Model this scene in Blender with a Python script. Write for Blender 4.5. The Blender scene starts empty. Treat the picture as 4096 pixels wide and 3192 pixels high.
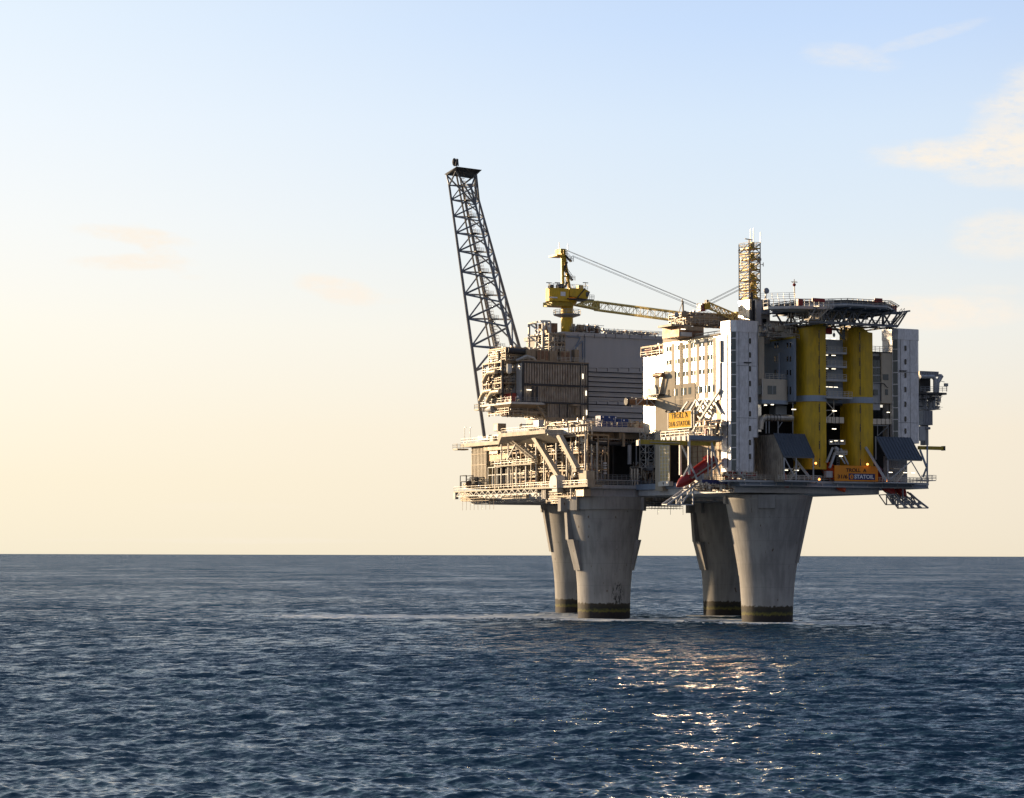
import bpy, math, random
import numpy as np
R = random.Random
C = bpy.context.scene.collection
D = bpy.data
# ------------------------------------------------------------------ camera
FPX, CX, CY, HC = 10000.0, 2048.0, 1596.0, 16.0
TH = math.atan((2220.5-1596)/FPX); RO = 0.0027
def _v(*a): return np.array(a, float)
FW = _v(0, math.cos(TH), math.sin(TH)); UP0 = _v(0, -math.sin(TH), math.cos(TH)); RT0 = _v(1, 0, 0)
RT = math.cos(RO)*RT0+math.sin(RO)*UP0; UPV = math.cos(RO)*UP0-math.sin(RO)*RT0
cam = D.cameras.new('camera'); co = D.objects.new('camera', cam); C.objects.link(co)
cam.sensor_width = 36; cam.lens = FPX/4096*36; cam.clip_start = 1; cam.clip_end = 400000
from mathutils import Matrix, Vector
co.matrix_world = Matrix(((RT[0], UPV[0], -FW[0], 0), (RT[1], UPV[1], -FW[1], 0), (RT[2], UPV[2], -FW[2], HC), (0, 0, 0, 1)))
bpy.context.scene.camera = co
# platform frame: u along the long face, w away from the viewer, z up
AL = math.radians(27); CA, SA = math.cos(AL), math.sin(AL); AX, AY = 19.6, 632.0
def wld(u, w, z): return (AX+CA*u-SA*w, AY+SA*u+CA*w, z)
def loc(X, Y): X -= AX; Y -= AY; return (CA*X+SA*Y, -SA*X+CA*Y)
def ray(px, py):
    d = FW+RT*((px-CX)/FPX)-UPV*((py-CY)/FPX)
    u = CA*d[0]+SA*d[1]; w = -SA*d[0]+CA*d[1]
    return u, w, d[2]
CU, CW = loc(0, 0)
def fv(px, py, w):           # point of the plane w = const seen there: (u, z)
    a, b, c = ray(px, py); t = (w-CW)/b
    return CU+a*t, HC+c*t
def fu(px, py, u):           # point of the plane u = const: (w, z)
    a, b, c = ray(px, py); t = (u-CU)/a
    return CW+b*t, HC+c*t
def PV(px, py, w): u, z = fv(px, py, w); return (u, w, z)
def PU(px, py, u): w, z = fu(px, py, u); return (u, w, z)
# ------------------------------------------------------------------ materials
class N:
    def __init__(s, tree): s.t = tree; s.n = tree.nodes; s.l = tree.links
    def new(s, t, **k):
        x = s.n.new(t)
        for a, b in k.items(): setattr(x, a, b)
        return x
    def put(s, sock, v):
        if v is None: return
        if hasattr(v, 'is_output') or hasattr(v, 'links'): s.l.new(v, sock)
        else: sock.default_value = v
    def m(s, op, a, b=None, c=None, clamp=False):
        x = s.new('ShaderNodeMath', operation=op); x.use_clamp = clamp
        s.put(x.inputs[0], a); s.put(x.inputs[1], b); s.put(x.inputs[2], c); return x.outputs[0]
    def mix(s, f, a, b, mode='MIX'):
        x = s.new('ShaderNodeMix', data_type='RGBA', blend_type=mode)
        s.put(x.inputs[0], f); s.put(x.inputs[6], a); s.put(x.inputs[7], b); return x.outputs[2]
    def ramp(s, f, pts, interp='LINEAR'):
        x = s.new('ShaderNodeValToRGB'); x.color_ramp.interpolation = interp
        e = x.color_ramp.elements
        while len(e) < len(pts): e.new(.5)
        for i, (p, c) in enumerate(pts): e[i].position = p; e[i].color = (*c, 1) if len(c) == 3 else c
        s.put(x.inputs[0], f); return x.outputs[0]
    def noise(s, vec, scale, det=3, rough=.5):
        x = s.new('ShaderNodeTexNoise'); s.put(x.inputs['Vector'], vec)
        x.inputs['Scale'].default_value = scale; x.inputs['Detail'].default_value = det; x.inputs['Roughness'].default_value = rough
        return x.outputs['Fac']
    def ss(s, v, a, b):
        x = s.new('ShaderNodeMapRange', interpolation_type='SMOOTHSTEP'); s.put(x.inputs[0], v)
        x.inputs[1].default_value = a; x.inputs[2].default_value = b; return x.outputs[0]
def g3(v): return (v, v, v)
def newmat(name):
    m = D.materials.new(name); m.use_nodes = True; n = N(m.node_tree); b = n.n['Principled BSDF']; return m, n, b
def mat(name, col, rough=.5, metal=0.0, var=.18, scale=.35, rust=0.0, streak=True, bump=0.0):
    m, n, b = newmat(name)
    geo = n.new('ShaderNodeNewGeometry').outputs['Position']
    mp = n.new('ShaderNodeMapping'); n.l.new(geo, mp.inputs[0]); mp.inputs['Scale'].default_value = (1, 1, .22 if streak else 1)
    a = n.noise(mp.outputs[0], scale*6, 4, .6); c = n.noise(geo, scale, 3)
    f = n.m('ADD', n.m('MULTIPLY', a, .6), n.m('MULTIPLY', c, .4))
    f = n.ss(f, .35, .65)
    dk = tuple(x*(1-var) for x in col); lt = tuple(min(1, x*(1+var*.6)) for x in col)
    colr = n.mix(f, (*dk, 1), (*lt, 1))
    if rust:
        r = n.ss(n.noise(mp.outputs[0], 1.1, 6, .7), .62-.08*rust, .72)
        colr = n.mix(n.m('MULTIPLY', r, rust), colr, (.12, .045, .018, 1))
    n.l.new(colr, b.inputs['Base Color'])
    n.l.new(n.m('ADD', rough-.08, n.m('MULTIPLY', f, .16)), b.inputs['Roughness'])
    b.inputs['Metallic'].default_value = metal
    if bump:
        bp = n.new('ShaderNodeBump'); bp.inputs['Strength'].default_value = bump; bp.inputs['Distance'].default_value = .1
        n.l.new(a, bp.inputs['Height']); n.l.new(bp.outputs[0], b.inputs['Normal'])
    return m
def emit(name, col, s):
    m, n, b = newmat(name); b.inputs['Base Color'].default_value = (*col, 1)
    b.inputs['Emission Color'].default_value = (*col, 1); b.inputs['Emission Strength'].default_value = s; return m
M = dict(
 white=mat('white_painted_steel', (.58, .56, .51), .5, .0, .12, .2, .12),
 alu=mat('aluminium_cladding', (.62, .62, .62), .42, .75, .12, .25),
 silver=mat('brushed_aluminium_panels', (.72, .72, .74), .40, .25, .22, .6, 0),
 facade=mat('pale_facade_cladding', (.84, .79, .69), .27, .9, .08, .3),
 facade_shade=mat('shaded_beige_cladding', (.36, .31, .235), .8, 0, .12, .3),  # wall shade put into a darker beige, for flank, column and lower wall
 facade2=mat('beige_facade_strip', (.60, .52, .40), .8, 0, .08, .3),
 beige=mat('beige_steel', (.33, .25, .165), .55, .1, .25, .4, .3),
 cream=mat('cream_steel', (.42, .365, .28), .6, .05, .3, .4, .25),
 grey=mat('grey_steel', (.30, .31, .33), .5, .1, .2, .3, .2),
 lgrey=mat('light_grey_steel', (.45, .46, .47), .5, .1, .15, .3, .15),
 hall=mat('hall_wall_grey', (.42, .405, .395), .6, .0, .06, .08),
 blueg=mat('blue_grey_wall', (.22, .27, .34), .55, 0, .12, .2),
 band=mat('blue_grey_band', (.34, .40, .48), .5, 0, .08, .2),
 brown=mat('weathered_corrugated_metal', (.36, .31, .255), .5, .35, .35, .5, .5),
 gold=mat('ochre_ribbed_cladding', (.62, .50, .26), .5, .2, .25, .4, .3),
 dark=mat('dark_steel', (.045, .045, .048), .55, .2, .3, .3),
 black=mat('recess_shade_black', (.010, .010, .011), .8, 0, .2, .3),  # near black colour gives the darkness inside recesses and gaps
 boom=mat('slate_painted_steel', (.17, .185, .21), .5, .1, .15, .3),
 yellow=mat('mustard_yellow_paint', (.66, .42, .014), .5, 0, .22, .25, .12),
 yelst=mat('yellow_crane_paint', (.66, .42, .02), .45, .1, .22, .5, .25),
 yelp=mat('faded_boom_paint', (.62, .47, .16), .5, .05, .25, .6, .3),
 yeld=mat('dirty_yellow_beam', (.42, .30, .03), .5, .1, .25, .5, .2),
 pipe=mat('galvanised_pipe', (.50, .46, .40), .38, .7, .3, .8, .15),
 pipeb=mat('rusty_brown_pipe', (.22, .13, .08), .5, .4, .4, .8, .5),
 pipew=mat('lagged_pipe', (.52, .43, .31), .45, .2, .2, .8, .2),
 red=mat('red_paint', (.30, .014, .011), .4, 0, .15, .4),
 orange=mat('orange_lifeboat_shell', (.62, .075, .015), .35, 0, .12, .3),
 orsign=mat('orange_sign_face', (.85, .29, .008), .5, 0, .05, .4),
 amber=mat('amber_sign_face', (.85, .45, .02), .8, 0, .06, .4),
 navy=mat('navy_panel', (.02, .03, .13), .45, 0, .05, .4),
 blue=mat('blue_container', (.012, .05, .22), .45, 0, .2, .4, .1),
 ink=mat('sign_lettering', (.012, .012, .015), .85, 0, .0, .4),
 whit=mat('white_lettering', (.8, .8, .82), .5, 0, .0, .4),
 roof=mat('slate_blue_roofing', (.095, .112, .135), .45, .2, .12, .3),
 rail=mat('galvanised_handrail', (.50, .48, .44), .45, .4, .1, .4),
 raild=mat('grey_handrail', (.28, .30, .32), .45, .3, .1, .4),
 rope=mat('steel_rope', (.25, .25, .24), .45, .5, .1, .4),
 green=mat('green_valve', (.03, .16, .06), .5, 0, .1, .4),
 dish=mat('dish_shell', (.30, .33, .38), .5, 0, .08, .4),
)
def glassm(name, col):
    m, n, b = newmat(name); b.inputs['Base Color'].default_value = (*col, 1); b.inputs['Roughness'].default_value = .08
    b.inputs['Metallic'].default_value = 0; b.inputs['IOR'].default_value = 1.5; return m
M['glass'] = glassm('dark_window_glass', (.02, .03, .04))
M['glassg'] = glassm('grey_green_glass', (.06, .085, .09))
M['slot'] = glassm('black_slot_glass', (.006, .006, .007))
M['tube'] = emit('fluorescent_light', (1, .88, .66), 2.0)
M['lampo'] = emit('orange_lamp', (1, .33, .07), 3.5)
# concrete with tide growth
def concrete(name, stain=None):
    m, n, b = newmat(name)
    geo = n.new('ShaderNodeNewGeometry').outputs['Position']
    sp = n.new('ShaderNodeSeparateXYZ'); n.l.new(geo, sp.inputs[0]); z = sp.outputs[2]
    mp = n.new('ShaderNodeMapping'); n.l.new(geo, mp.inputs[0]); mp.inputs['Scale'].default_value = (1, 1, .12)
    st = n.noise(mp.outputs[0], .9, 5, .6); bl = n.noise(geo, .18, 4)
    c = n.mix(n.ss(n.m('ADD', n.m('MULTIPLY', st, .55), n.m('MULTIPLY', bl, .45)), .36, .62), (.215, .208, .198, 1), (.315, .305, .288, 1))
    jo = n.m('LESS_THAN', n.m('ABSOLUTE', n.m('SUBTRACT', n.m('FRACT', n.m('DIVIDE', z, 5.6)), .5)), .006)
    c = n.mix(n.m('MULTIPLY', jo, .6), c, (.15, .15, .15, 1))
    mp2 = n.new('ShaderNodeMapping'); n.l.new(geo, mp2.inputs[0]); mp2.inputs['Scale'].default_value = (1, 1, .38)
    sp_ = n.ss(n.noise(mp2.outputs[0], 1.3, 2, .5), .70, .75)
    c = n.mix(sp_, c, (.10, .055, .03, 1))
    if stain:
        sx, sy, sz, sr = stain
        vm = n.new('ShaderNodeVectorMath', operation='SUBTRACT'); n.l.new(geo, vm.inputs[0]); vm.inputs[1].default_value = (sx, sy, sz)
        ms = n.new('ShaderNodeMapping'); n.l.new(vm.outputs[0], ms.inputs[0]); ms.inputs['Scale'].default_value = (1/sr, 1/sr/3, .32)
        ln = n.new('ShaderNodeVectorMath', operation='LENGTH'); n.l.new(ms.outputs[0], ln.inputs[0])
        mk = n.m('MULTIPLY', n.ss(ln.outputs['Value'], 1.15, .55), n.ss(n.noise(mp2.outputs[0], 2.6, 3, .7), .5, .54))
        c = n.mix(mk, c, (.02, .022, .022, 1))
    zz = n.m('SUBTRACT', z, n.m('MULTIPLY', n.noise(geo, 1.3, 6, .75), 2.2))
    g = n.ramp(n.m('DIVIDE', n.m('ADD', zz, 1.2), 5.0, clamp=True),
               [(0, (.004, .003, .003)), (.34, (.012, .006, .004)), (.42, (.12, .105, .012)), (.49, (.05, .048, .010)), (.56, (.010, .010, .007)), (.76, (.035, .026, .013))])
    c = n.mix(n.ss(zz, 2.9, 2.7), c, g)
    n.l.new(c, b.inputs['Base Color']); b.inputs['Roughness'].default_value = .75
    bp = n.new('ShaderNodeBump'); bp.inputs['Strength'].default_value = .35; bp.inputs['Distance'].default_value = .15
    n.l.new(n.m('ADD', st, n.m('MULTIPLY', n.noise(geo, 3, 4), .4)), bp.inputs['Height']); n.l.new(bp.outputs[0], b.inputs['Normal'])
    return m
# ------------------------------------------------------------------ mesh builder
def unit(a): a = np.array(a, float); return a/np.linalg.norm(a)
class MB:
    def __init__(s): s.v = []; s.f = []
    def hexa(s, p):                      # 4 bottom (ccw from above), 4 top
        k = len(s.v); s.v += [tuple(q) for q in p]
        s.f += [(k+3, k+2, k+1, k), (k+4, k+5, k+6, k+7), (k, k+1, k+5, k+4), (k+1, k+2, k+6, k+5), (k+2, k+3, k+7, k+6), (k+3, k, k+4, k+7)]
        return s
    def box(s, u0, u1, w0, w1, z0, z1):
        if u0 > u1: u0, u1 = u1, u0
        if w0 > w1: w0, w1 = w1, w0
        if z0 > z1: z0, z1 = z1, z0
        return s.hexa([(u0, w0, z0), (u1, w0, z0), (u1, w1, z0), (u0, w1, z0), (u0, w0, z1), (u1, w0, z1), (u1, w1, z1), (u0, w1, z1)])
    def fb(s, x0, x1, yt, yb, w, d):     # box whose front (w) face covers those photo columns and rows
        xm = (x0+x1)/2; ym = (yt+yb)/2
        return s.box(fv(x0, ym, w)[0], fv(x1, ym, w)[0], w, w+d, fv(xm, yb, w)[1], fv(xm, yt, w)[1])
    def sb(s, x0, x1, yt, yb, u, d):     # the same for a left (u) face
        xm = (x0+x1)/2; ym = (yt+yb)/2
        return s.box(u, u+d, fu(x0, ym, u)[0], fu(x1, ym, u)[0], fu(xm, yb, u)[1], fu(xm, yt, u)[1])
    def bar(s, p, q, a, b=None):
        b = b or a; p = np.array(p, float); q = np.array(q, float); d = unit(q-p)
        x = np.cross(d, (0, 0, 1)) if abs(d[2]) < .95 else np.array((1., 0, 0))-d*d[0]
        x = unit(x); y = np.cross(d, x); P = []
        for e in (p, q):
            for i, j in ((-1, -1), (1, -1), (1, 1), (-1, 1)): P.append(tuple(e+x*i*a/2+y*j*b/2))
        return s.hexa(P)
    def tube(s, p, q, r, n=7, r2=None):
        r2 = r if r2 is None else r2
        p = np.array(p, float); q = np.array(q, float); d = unit(q-p)
        x = unit(np.cross(d, (0, 0, 1)) if abs(d[2]) < .95 else np.cross(d, (0, 1, 0))); y = np.cross(d, x); k = len(s.v)
        for e, rr in ((p, r), (q, r2)):
            for i in range(n):
                t = 2*math.pi*i/n; s.v.append(tuple(e+x*rr*math.cos(t)+y*rr*math.sin(t)))
        for i in range(n): j = (i+1) % n; s.f.append((k+j, k+i, k+n+i, k+n+j))
        s.f.append(tuple(k+i for i in range(n))); s.f.append(tuple(k+n+i for i in reversed(range(n))))
        return s
    def path(s, pts, r, n=7):
        for a, b in zip(pts, pts[1:]):
            d = unit(np.array(b, float)-np.array(a, float))
            s.tube(np.array(a)-d*r*.35, np.array(b)+d*r*.35, r, n)
        return s
    def prism(s, poly, z0, z1):          # z0/z1 numbers or functions of (u, w)
        k = len(s.v); n = len(poly)
        ar = sum(poly[i][0]*poly[(i+1) % n][1]-poly[(i+1) % n][0]*poly[i][1] for i in range(n))
        if ar < 0: poly = poly[::-1]
        fz = lambda z, p: z(*p) if callable(z) else z
        s.v += [(p[0], p[1], fz(z0, p)) for p in poly]+[(p[0], p[1], fz(z1, p)) for p in poly]
        for i in range(n): j = (i+1) % n; s.f.append((k+i, k+j, k+n+j, k+n+i))
        s.f.append(tuple(k+i for i in reversed(range(n)))); s.f.append(tuple(k+n+i for i in range(n)))
        return s
    def lathe(s, cu, cw, prof, n=40, a0=0, a1=2*math.pi, cap=True):
        k = len(s.v); full = abs(a1-a0-2*math.pi) < 1e-6; c = n if full else n+1
        for r, z in prof:
            for i in range(c):
                t = a0+(a1-a0)*i/n; s.v.append((cu+r*math.cos(t), cw+r*math.sin(t), z))
        for j in range(len(prof)-1):
            for i in range(n):
                i2 = (i+1) % c; s.f.append((k+j*c+i, k+j*c+i2, k+(j+1)*c+i2, k+(j+1)*c+i))
        if full and cap:
            s.f.append(tuple(k+i for i in reversed(range(c)))); s.f.append(tuple(k+(len(prof)-1)*c+i for i in range(c)))
        return s
    def ball(s, c, r, n=10, m=6, sq=(1, 1, 1)):
        k = len(s.v)
        for j in range(m+1):
            ph = math.pi*j/m
            for i in range(n):
                t = 2*math.pi*i/n
                s.v.append((c[0]+r*sq[0]*math.sin(ph)*math.cos(t), c[1]+r*sq[1]*math.sin(ph)*math.sin(t), c[2]+r*sq[2]*math.cos(ph)))
        for j in range(m):
            for i in range(n):
                i2 = (i+1) % n; s.f.append((k+j*n+i, k+(j+1)*n+i, k+(j+1)*n+i2, k+j*n+i2))
        return s
    def corr(s, a, b, z0, z1, pitch=.6, dep=.18, nrm=(0, -1)):   # corrugated sheet from a to b (u,w), ribs towards nrm
        a = np.array(a, float); b = np.array(b, float); L = np.linalg.norm(b-a); n = max(1, int(round(L/pitch))); nn = np.array(nrm, float)
        pts = []
        for i in range(n):
            for t, o in ((0, 0), (.28, 0), (.42, 1), (.86, 1)): pts.append(a+(b-a)*((i+t)/n)+nn*dep*o)
        pts.append(b)
        k = len(s.v); c = len(pts)
        fz = lambda z, p: z(*p) if callable(z) else z
        s.v += [(p[0], p[1], fz(z0, p)) for p in pts]+[(p[0], p[1], fz(z1, p)) for p in pts]
        for i in range(c-1): s.f.append((k+i, k+i+1, k+c+i+1, k+c+i))
        return s
    def rail(s, pts, h=1.15, step=1.6, r=.05, rows=3):
        for a, b in zip(pts, pts[1:]):
            a = np.array(a, float); b = np.array(b, float); L = np.linalg.norm(b-a)
            st, rw = (step*1.9, 2) if abs(b[1]-a[1]) > abs(b[0]-a[0]) else (step, rows)
            n = max(1, int(round(L/st)))
            for i in range(n+1):
                p = a+(b-a)*i/n; s.bar(p, p+np.array((0, 0, h)), r*1.4)
            for j in range(rw):
                o = np.array((0, 0, h*(j+1)/rw)); s.bar(a+o, b+o, r*1.4)
        return s
    def lattice(s, L0, L1, n, r, rb, faces=None, cross=False):   # L0, L1: lists of chord ends
        m = len(L0); L0 = [np.array(p, float) for p in L0]; L1 = [np.array(p, float) for p in L1]
        for a, b in zip(L0, L1): s.tube(a, b, r, 6)
        for i in range(m if m > 2 else 1):
            j = (i+1) % m
            for k in range(n):
                p = L0[i]+(L1[i]-L0[i])*k/n; q = L0[j]+(L1[j]-L0[j])*k/n
                p2 = L0[i]+(L1[i]-L0[i])*(k+1)/n; q2 = L0[j]+(L1[j]-L0[j])*(k+1)/n
                s.tube(p, q, rb, 5)
                if cross: s.tube(p, q2, rb, 5); s.tube(q, p2, rb, 5)
                elif k % 2: s.tube(p, q2, rb, 5)
                else: s.tube(q, p2, rb, 5)
        return s
    def ladder(s, p, q, wd=.5, side=(1, 0, 0), r=.04):
        p = np.array(p, float); q = np.array(q, float); sd = np.array(side, float)*wd/2
        s.bar(p-sd, q-sd, r); s.bar(p+sd, q+sd, r); n = int(np.linalg.norm(q-p)/.6)
        for i in range(n): c = p+(q-p)*i/n; s.bar(c-sd, c+sd, r)
        return s
    def stairs(s, p, q, side, n=12):
        p = np.array(p, float); q = np.array(q, float); sd = np.array(side, float)
        for k in (0, 1):
            s.bar(p+sd*k, q+sd*k, .12, .3); s.bar(p+sd*k+(0, 0, 1.1), q+sd*k+(0, 0, 1.1), .08)
            for i in range(0, n+1, 3): c = p+(q-p)*i/n+sd*k; s.bar(c, c+(0, 0, 1.1), .06)
        for i in range(n): c = p+(q-p)*(i+.5)/n; s.bar(c, c+sd, .28, .06)
        return s
class T:
    def __init__(s, name, label, cat, o, group=None):
        e = D.objects.new(name, None); C.objects.link(e); e.empty_display_size = .5
        e.location = wld(*o); e.rotation_euler = (0, 0, AL); s.e = e; s.o = np.array(o, float)
        e['label'] = label; e['category'] = cat
        if group: e['group'] = group
    def part(s, name, mb, m, parent=None, label=None, smooth=False, stuff=False):
        me = D.meshes.new(name); v = np.array(mb.v, float)-s.o
        me.from_pydata(v.tolist(), [], mb.f); me.materials.append(M[m] if isinstance(m, str) else m)
        if smooth: me.polygons.foreach_set('use_smooth', [True]*len(me.polygons))
        o = D.objects.new(name, me); C.objects.link(o); o.parent = parent or s.e
        if smooth:
            me.update()
        if label: o['label'] = label
        if stuff: o['kind'] = 'stuff'
        return o
    def text(s, name, body, c, xa, h, wd, m, off=.0, parent=None, dep=.03):
        """body centred on c (u,w,z); xa = text direction in (u,w)"""
        cu = D.curves.new(name, 'FONT'); cu.body = body; cu.extrude = dep; cu.offset = off; cu.align_x = 'LEFT'
        ob = D.objects.new(name, cu); C.objects.link(ob); bpy.context.view_layer.update()
        me = D.meshes.new_from_object(ob.evaluated_get(bpy.context.evaluated_depsgraph_get())); D.objects.remove(ob)
        n = len(me.vertices); a = np.zeros(n*3); me.vertices.foreach_get('co', a); a = a.reshape(n, 3)
        lo = a.min(0); hi = a.max(0); sc = (wd/(hi[0]-lo[0]), h/(hi[1]-lo[1]))
        x = (a[:, 0]-(lo[0]+hi[0])/2)*sc[0]; y = (a[:, 1]-(lo[1]+hi[1])/2)*sc[1]; q = a[:, 2]
        nr = (xa[1], -xa[0])    # outward normal = xa x z
        P = np.stack([c[0]+xa[0]*x+nr[0]*q, c[1]+xa[1]*x+nr[1]*q, c[2]+y], 1)-s.o
        me.vertices.foreach_set('co', P.ravel()); me.materials.clear(); me.materials.append(M[m])
        o = D.objects.new(name, me); C.objects.link(o); o.parent = parent or s.e; return o
# ------------------------------------------------------------------ world
EXPO = .5; KS = 2**-.5
SAZ, SEL = math.radians(-56), math.radians(10.5)
sdir = (math.sin(SAZ)*math.cos(SEL), math.cos(SAZ)*math.cos(SEL), math.sin(SEL))
wd = D.worlds.new('World'); bpy.context.scene.world = wd; wd.use_nodes = True
n = N(wd.node_tree); bg = n.n['Background']; BGS = 0.1
sky = n.new('ShaderNodeTexSky', sky_type='NISHITA'); sky.sun_disc = False; sky.sun_elevation = SEL; sky.sun_rotation = SAZ
sky.air_density = 1.0; sky.dust_density = 2.0
tc = n.new('ShaderNodeTexCoord').outputs['Generated']
sx = n.new('ShaderNodeSeparateXYZ'); n.l.new(tc, sx.inputs[0]); X, Y, Z = sx.outputs
hl = n.m('MAXIMUM', n.m('SQRT', n.m('ADD', n.m('MULTIPLY', X, X), n.m('MULTIPLY', Y, Y))), .001)
sd = n.m('DIVIDE', n.m('ADD', n.m('MULTIPLY', X, math.sin(SAZ)), n.m('MULTIPLY', Y, math.cos(SAZ))), hl)
zc = n.m('MAXIMUM', Z, 0)
k = 1/BGS*KS
def rr(pts): return n.ramp(n.m('SQRT', zc), [(math.sqrt(p), tuple(x for x in c)) for p, c in pts])
rl = rr([(0, (.95, .86, .66)), (.03, (1.02, .92, .71)), (.09, (1.04, .99, .87)), (.13, (1.0, 1.0, .97)), (.17, (.93, .98, 1.02)), (.21, (.86, .95, 1.02)), (.42, (.58, .70, .84)), (1, (.25, .38, .60))])
rt = rr([(0, (.92, .81, .62)), (.05, (.97, .87, .71)), (.09, (.92, .91, .85)), (.13, (.78, .87, .95)), (.17, (.70, .83, .99)), (.21, (.58, .74, 1.0)), (.42, (.34, .46, .66)), (1, (.12, .20, .38))])
rb = rr([(0, (.52, .50, .50)), (.1, (.42, .42, .46)), (.4, (.20, .23, .32)), (1, (.08, .13, .27))])
c = n.mix(n.ss(sd, .44, .82), rt, rl)
c = n.mix(n.ss(sd, -.1, .46), rb, c)
# thin evening clouds, placed by direction
yy = n.m('MAXIMUM', Y, .02); a_ = n.m('DIVIDE', X, yy); b_ = n.m('DIVIDE', Z, yy)
cv = n.new('ShaderNodeCombineXYZ'); n.l.new(a_, cv.inputs[0]); n.l.new(n.m('MULTIPLY', b_, 2.6), cv.inputs[1])
n1 = n.noise(cv.outputs[0], 16, 6, .62); n2 = n.noise(cv.outputs[0], 55, 5, .6)
tot = None
for px, py, hx, hy, slope, al in ((3990, 590, 520, 95, -.05, .95), (4100, 420, 250, 190, -.5, .75), (4080, 700, 330, 60, .05, .6), (3400, 205, 210, 60, .1, .38), (3700, 130, 300, 30, -.3, .25), (4060, 940, 260, 110, 0, .6),
                              (3800, 1235, 460, 75, 0, .95), (500, 940, 250, 40, .12, .9), (520, 1048, 260, 36, 0, .9), (620, 995, 120, 60, .7, .9), (1350, 1160, 170, 52, .2, .9), (1550, 1205, 90, 14, 0, .3), (4000, 1150, 200, 30, 0, .35), (950, 2165, 900, 14, 0, .2), (950, 2030, 350, 18, 0, .12), (760, 1110, 60, 14, 0, .25)):
    ca = (px-2048)/1e4; cb = (2220.5-py)/1e4
    dx = n.m('SUBTRACT', a_, ca); dy = n.m('SUBTRACT', n.m('SUBTRACT', b_, cb), n.m('MULTIPLY', dx, -slope))
    r2 = n.m('ADD', n.m('POWER', n.m('ABSOLUTE', n.m('MULTIPLY', dx, 1e4/hx)), 2), n.m('POWER', n.m('ABSOLUTE', n.m('MULTIPLY', dy, 1e4/hy)), 2))
    q = n.m('MULTIPLY', n.ss(n.m('ADD', r2, n.m('MULTIPLY', n.m('SUBTRACT', n1, .5), 3.2)), 1.25, .1), al)
    tot = q if tot is None else n.m('MAXIMUM', tot, q)
tot = n.m('MULTIPLY', tot, n.ss(n.m('ADD', n.m('MULTIPLY', n2, .55), n.m('MULTIPLY', n.noise(cv.outputs[0], 170, 5, .7), .45)), .25, .60))
tot = n.m('MULTIPLY', tot, n.m('GREATER_THAN', Y, .1))
c = n.mix(tot, c, (1.0, .91, .80, 1))
sc = n.new('ShaderNodeVectorMath', operation='SCALE'); n.l.new(c, sc.inputs[0]); sc.inputs['Scale'].default_value = k
fin = n.mix(.96, sky.outputs[0], sc.outputs[0])
n.l.new(fin, bg.inputs[0]); bg.inputs[1].default_value = BGS
sl = D.lights.new('sun', 'SUN'); sl.energy = 5.0; sl.angle = math.radians(.55); sl.color = (1, .73, .44)
so = D.objects.new('sun', sl); C.objects.link(so); so.rotation_euler = Vector(sdir).to_track_quat('Z', 'Y').to_euler(); so.location = (-200, 300, 200)
sc_ = bpy.context.scene
sc_.view_settings.view_transform = 'Standard'; sc_.view_settings.look = 'None'; sc_.view_settings.exposure = EXPO; sc_.view_settings.gamma = 1
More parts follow.
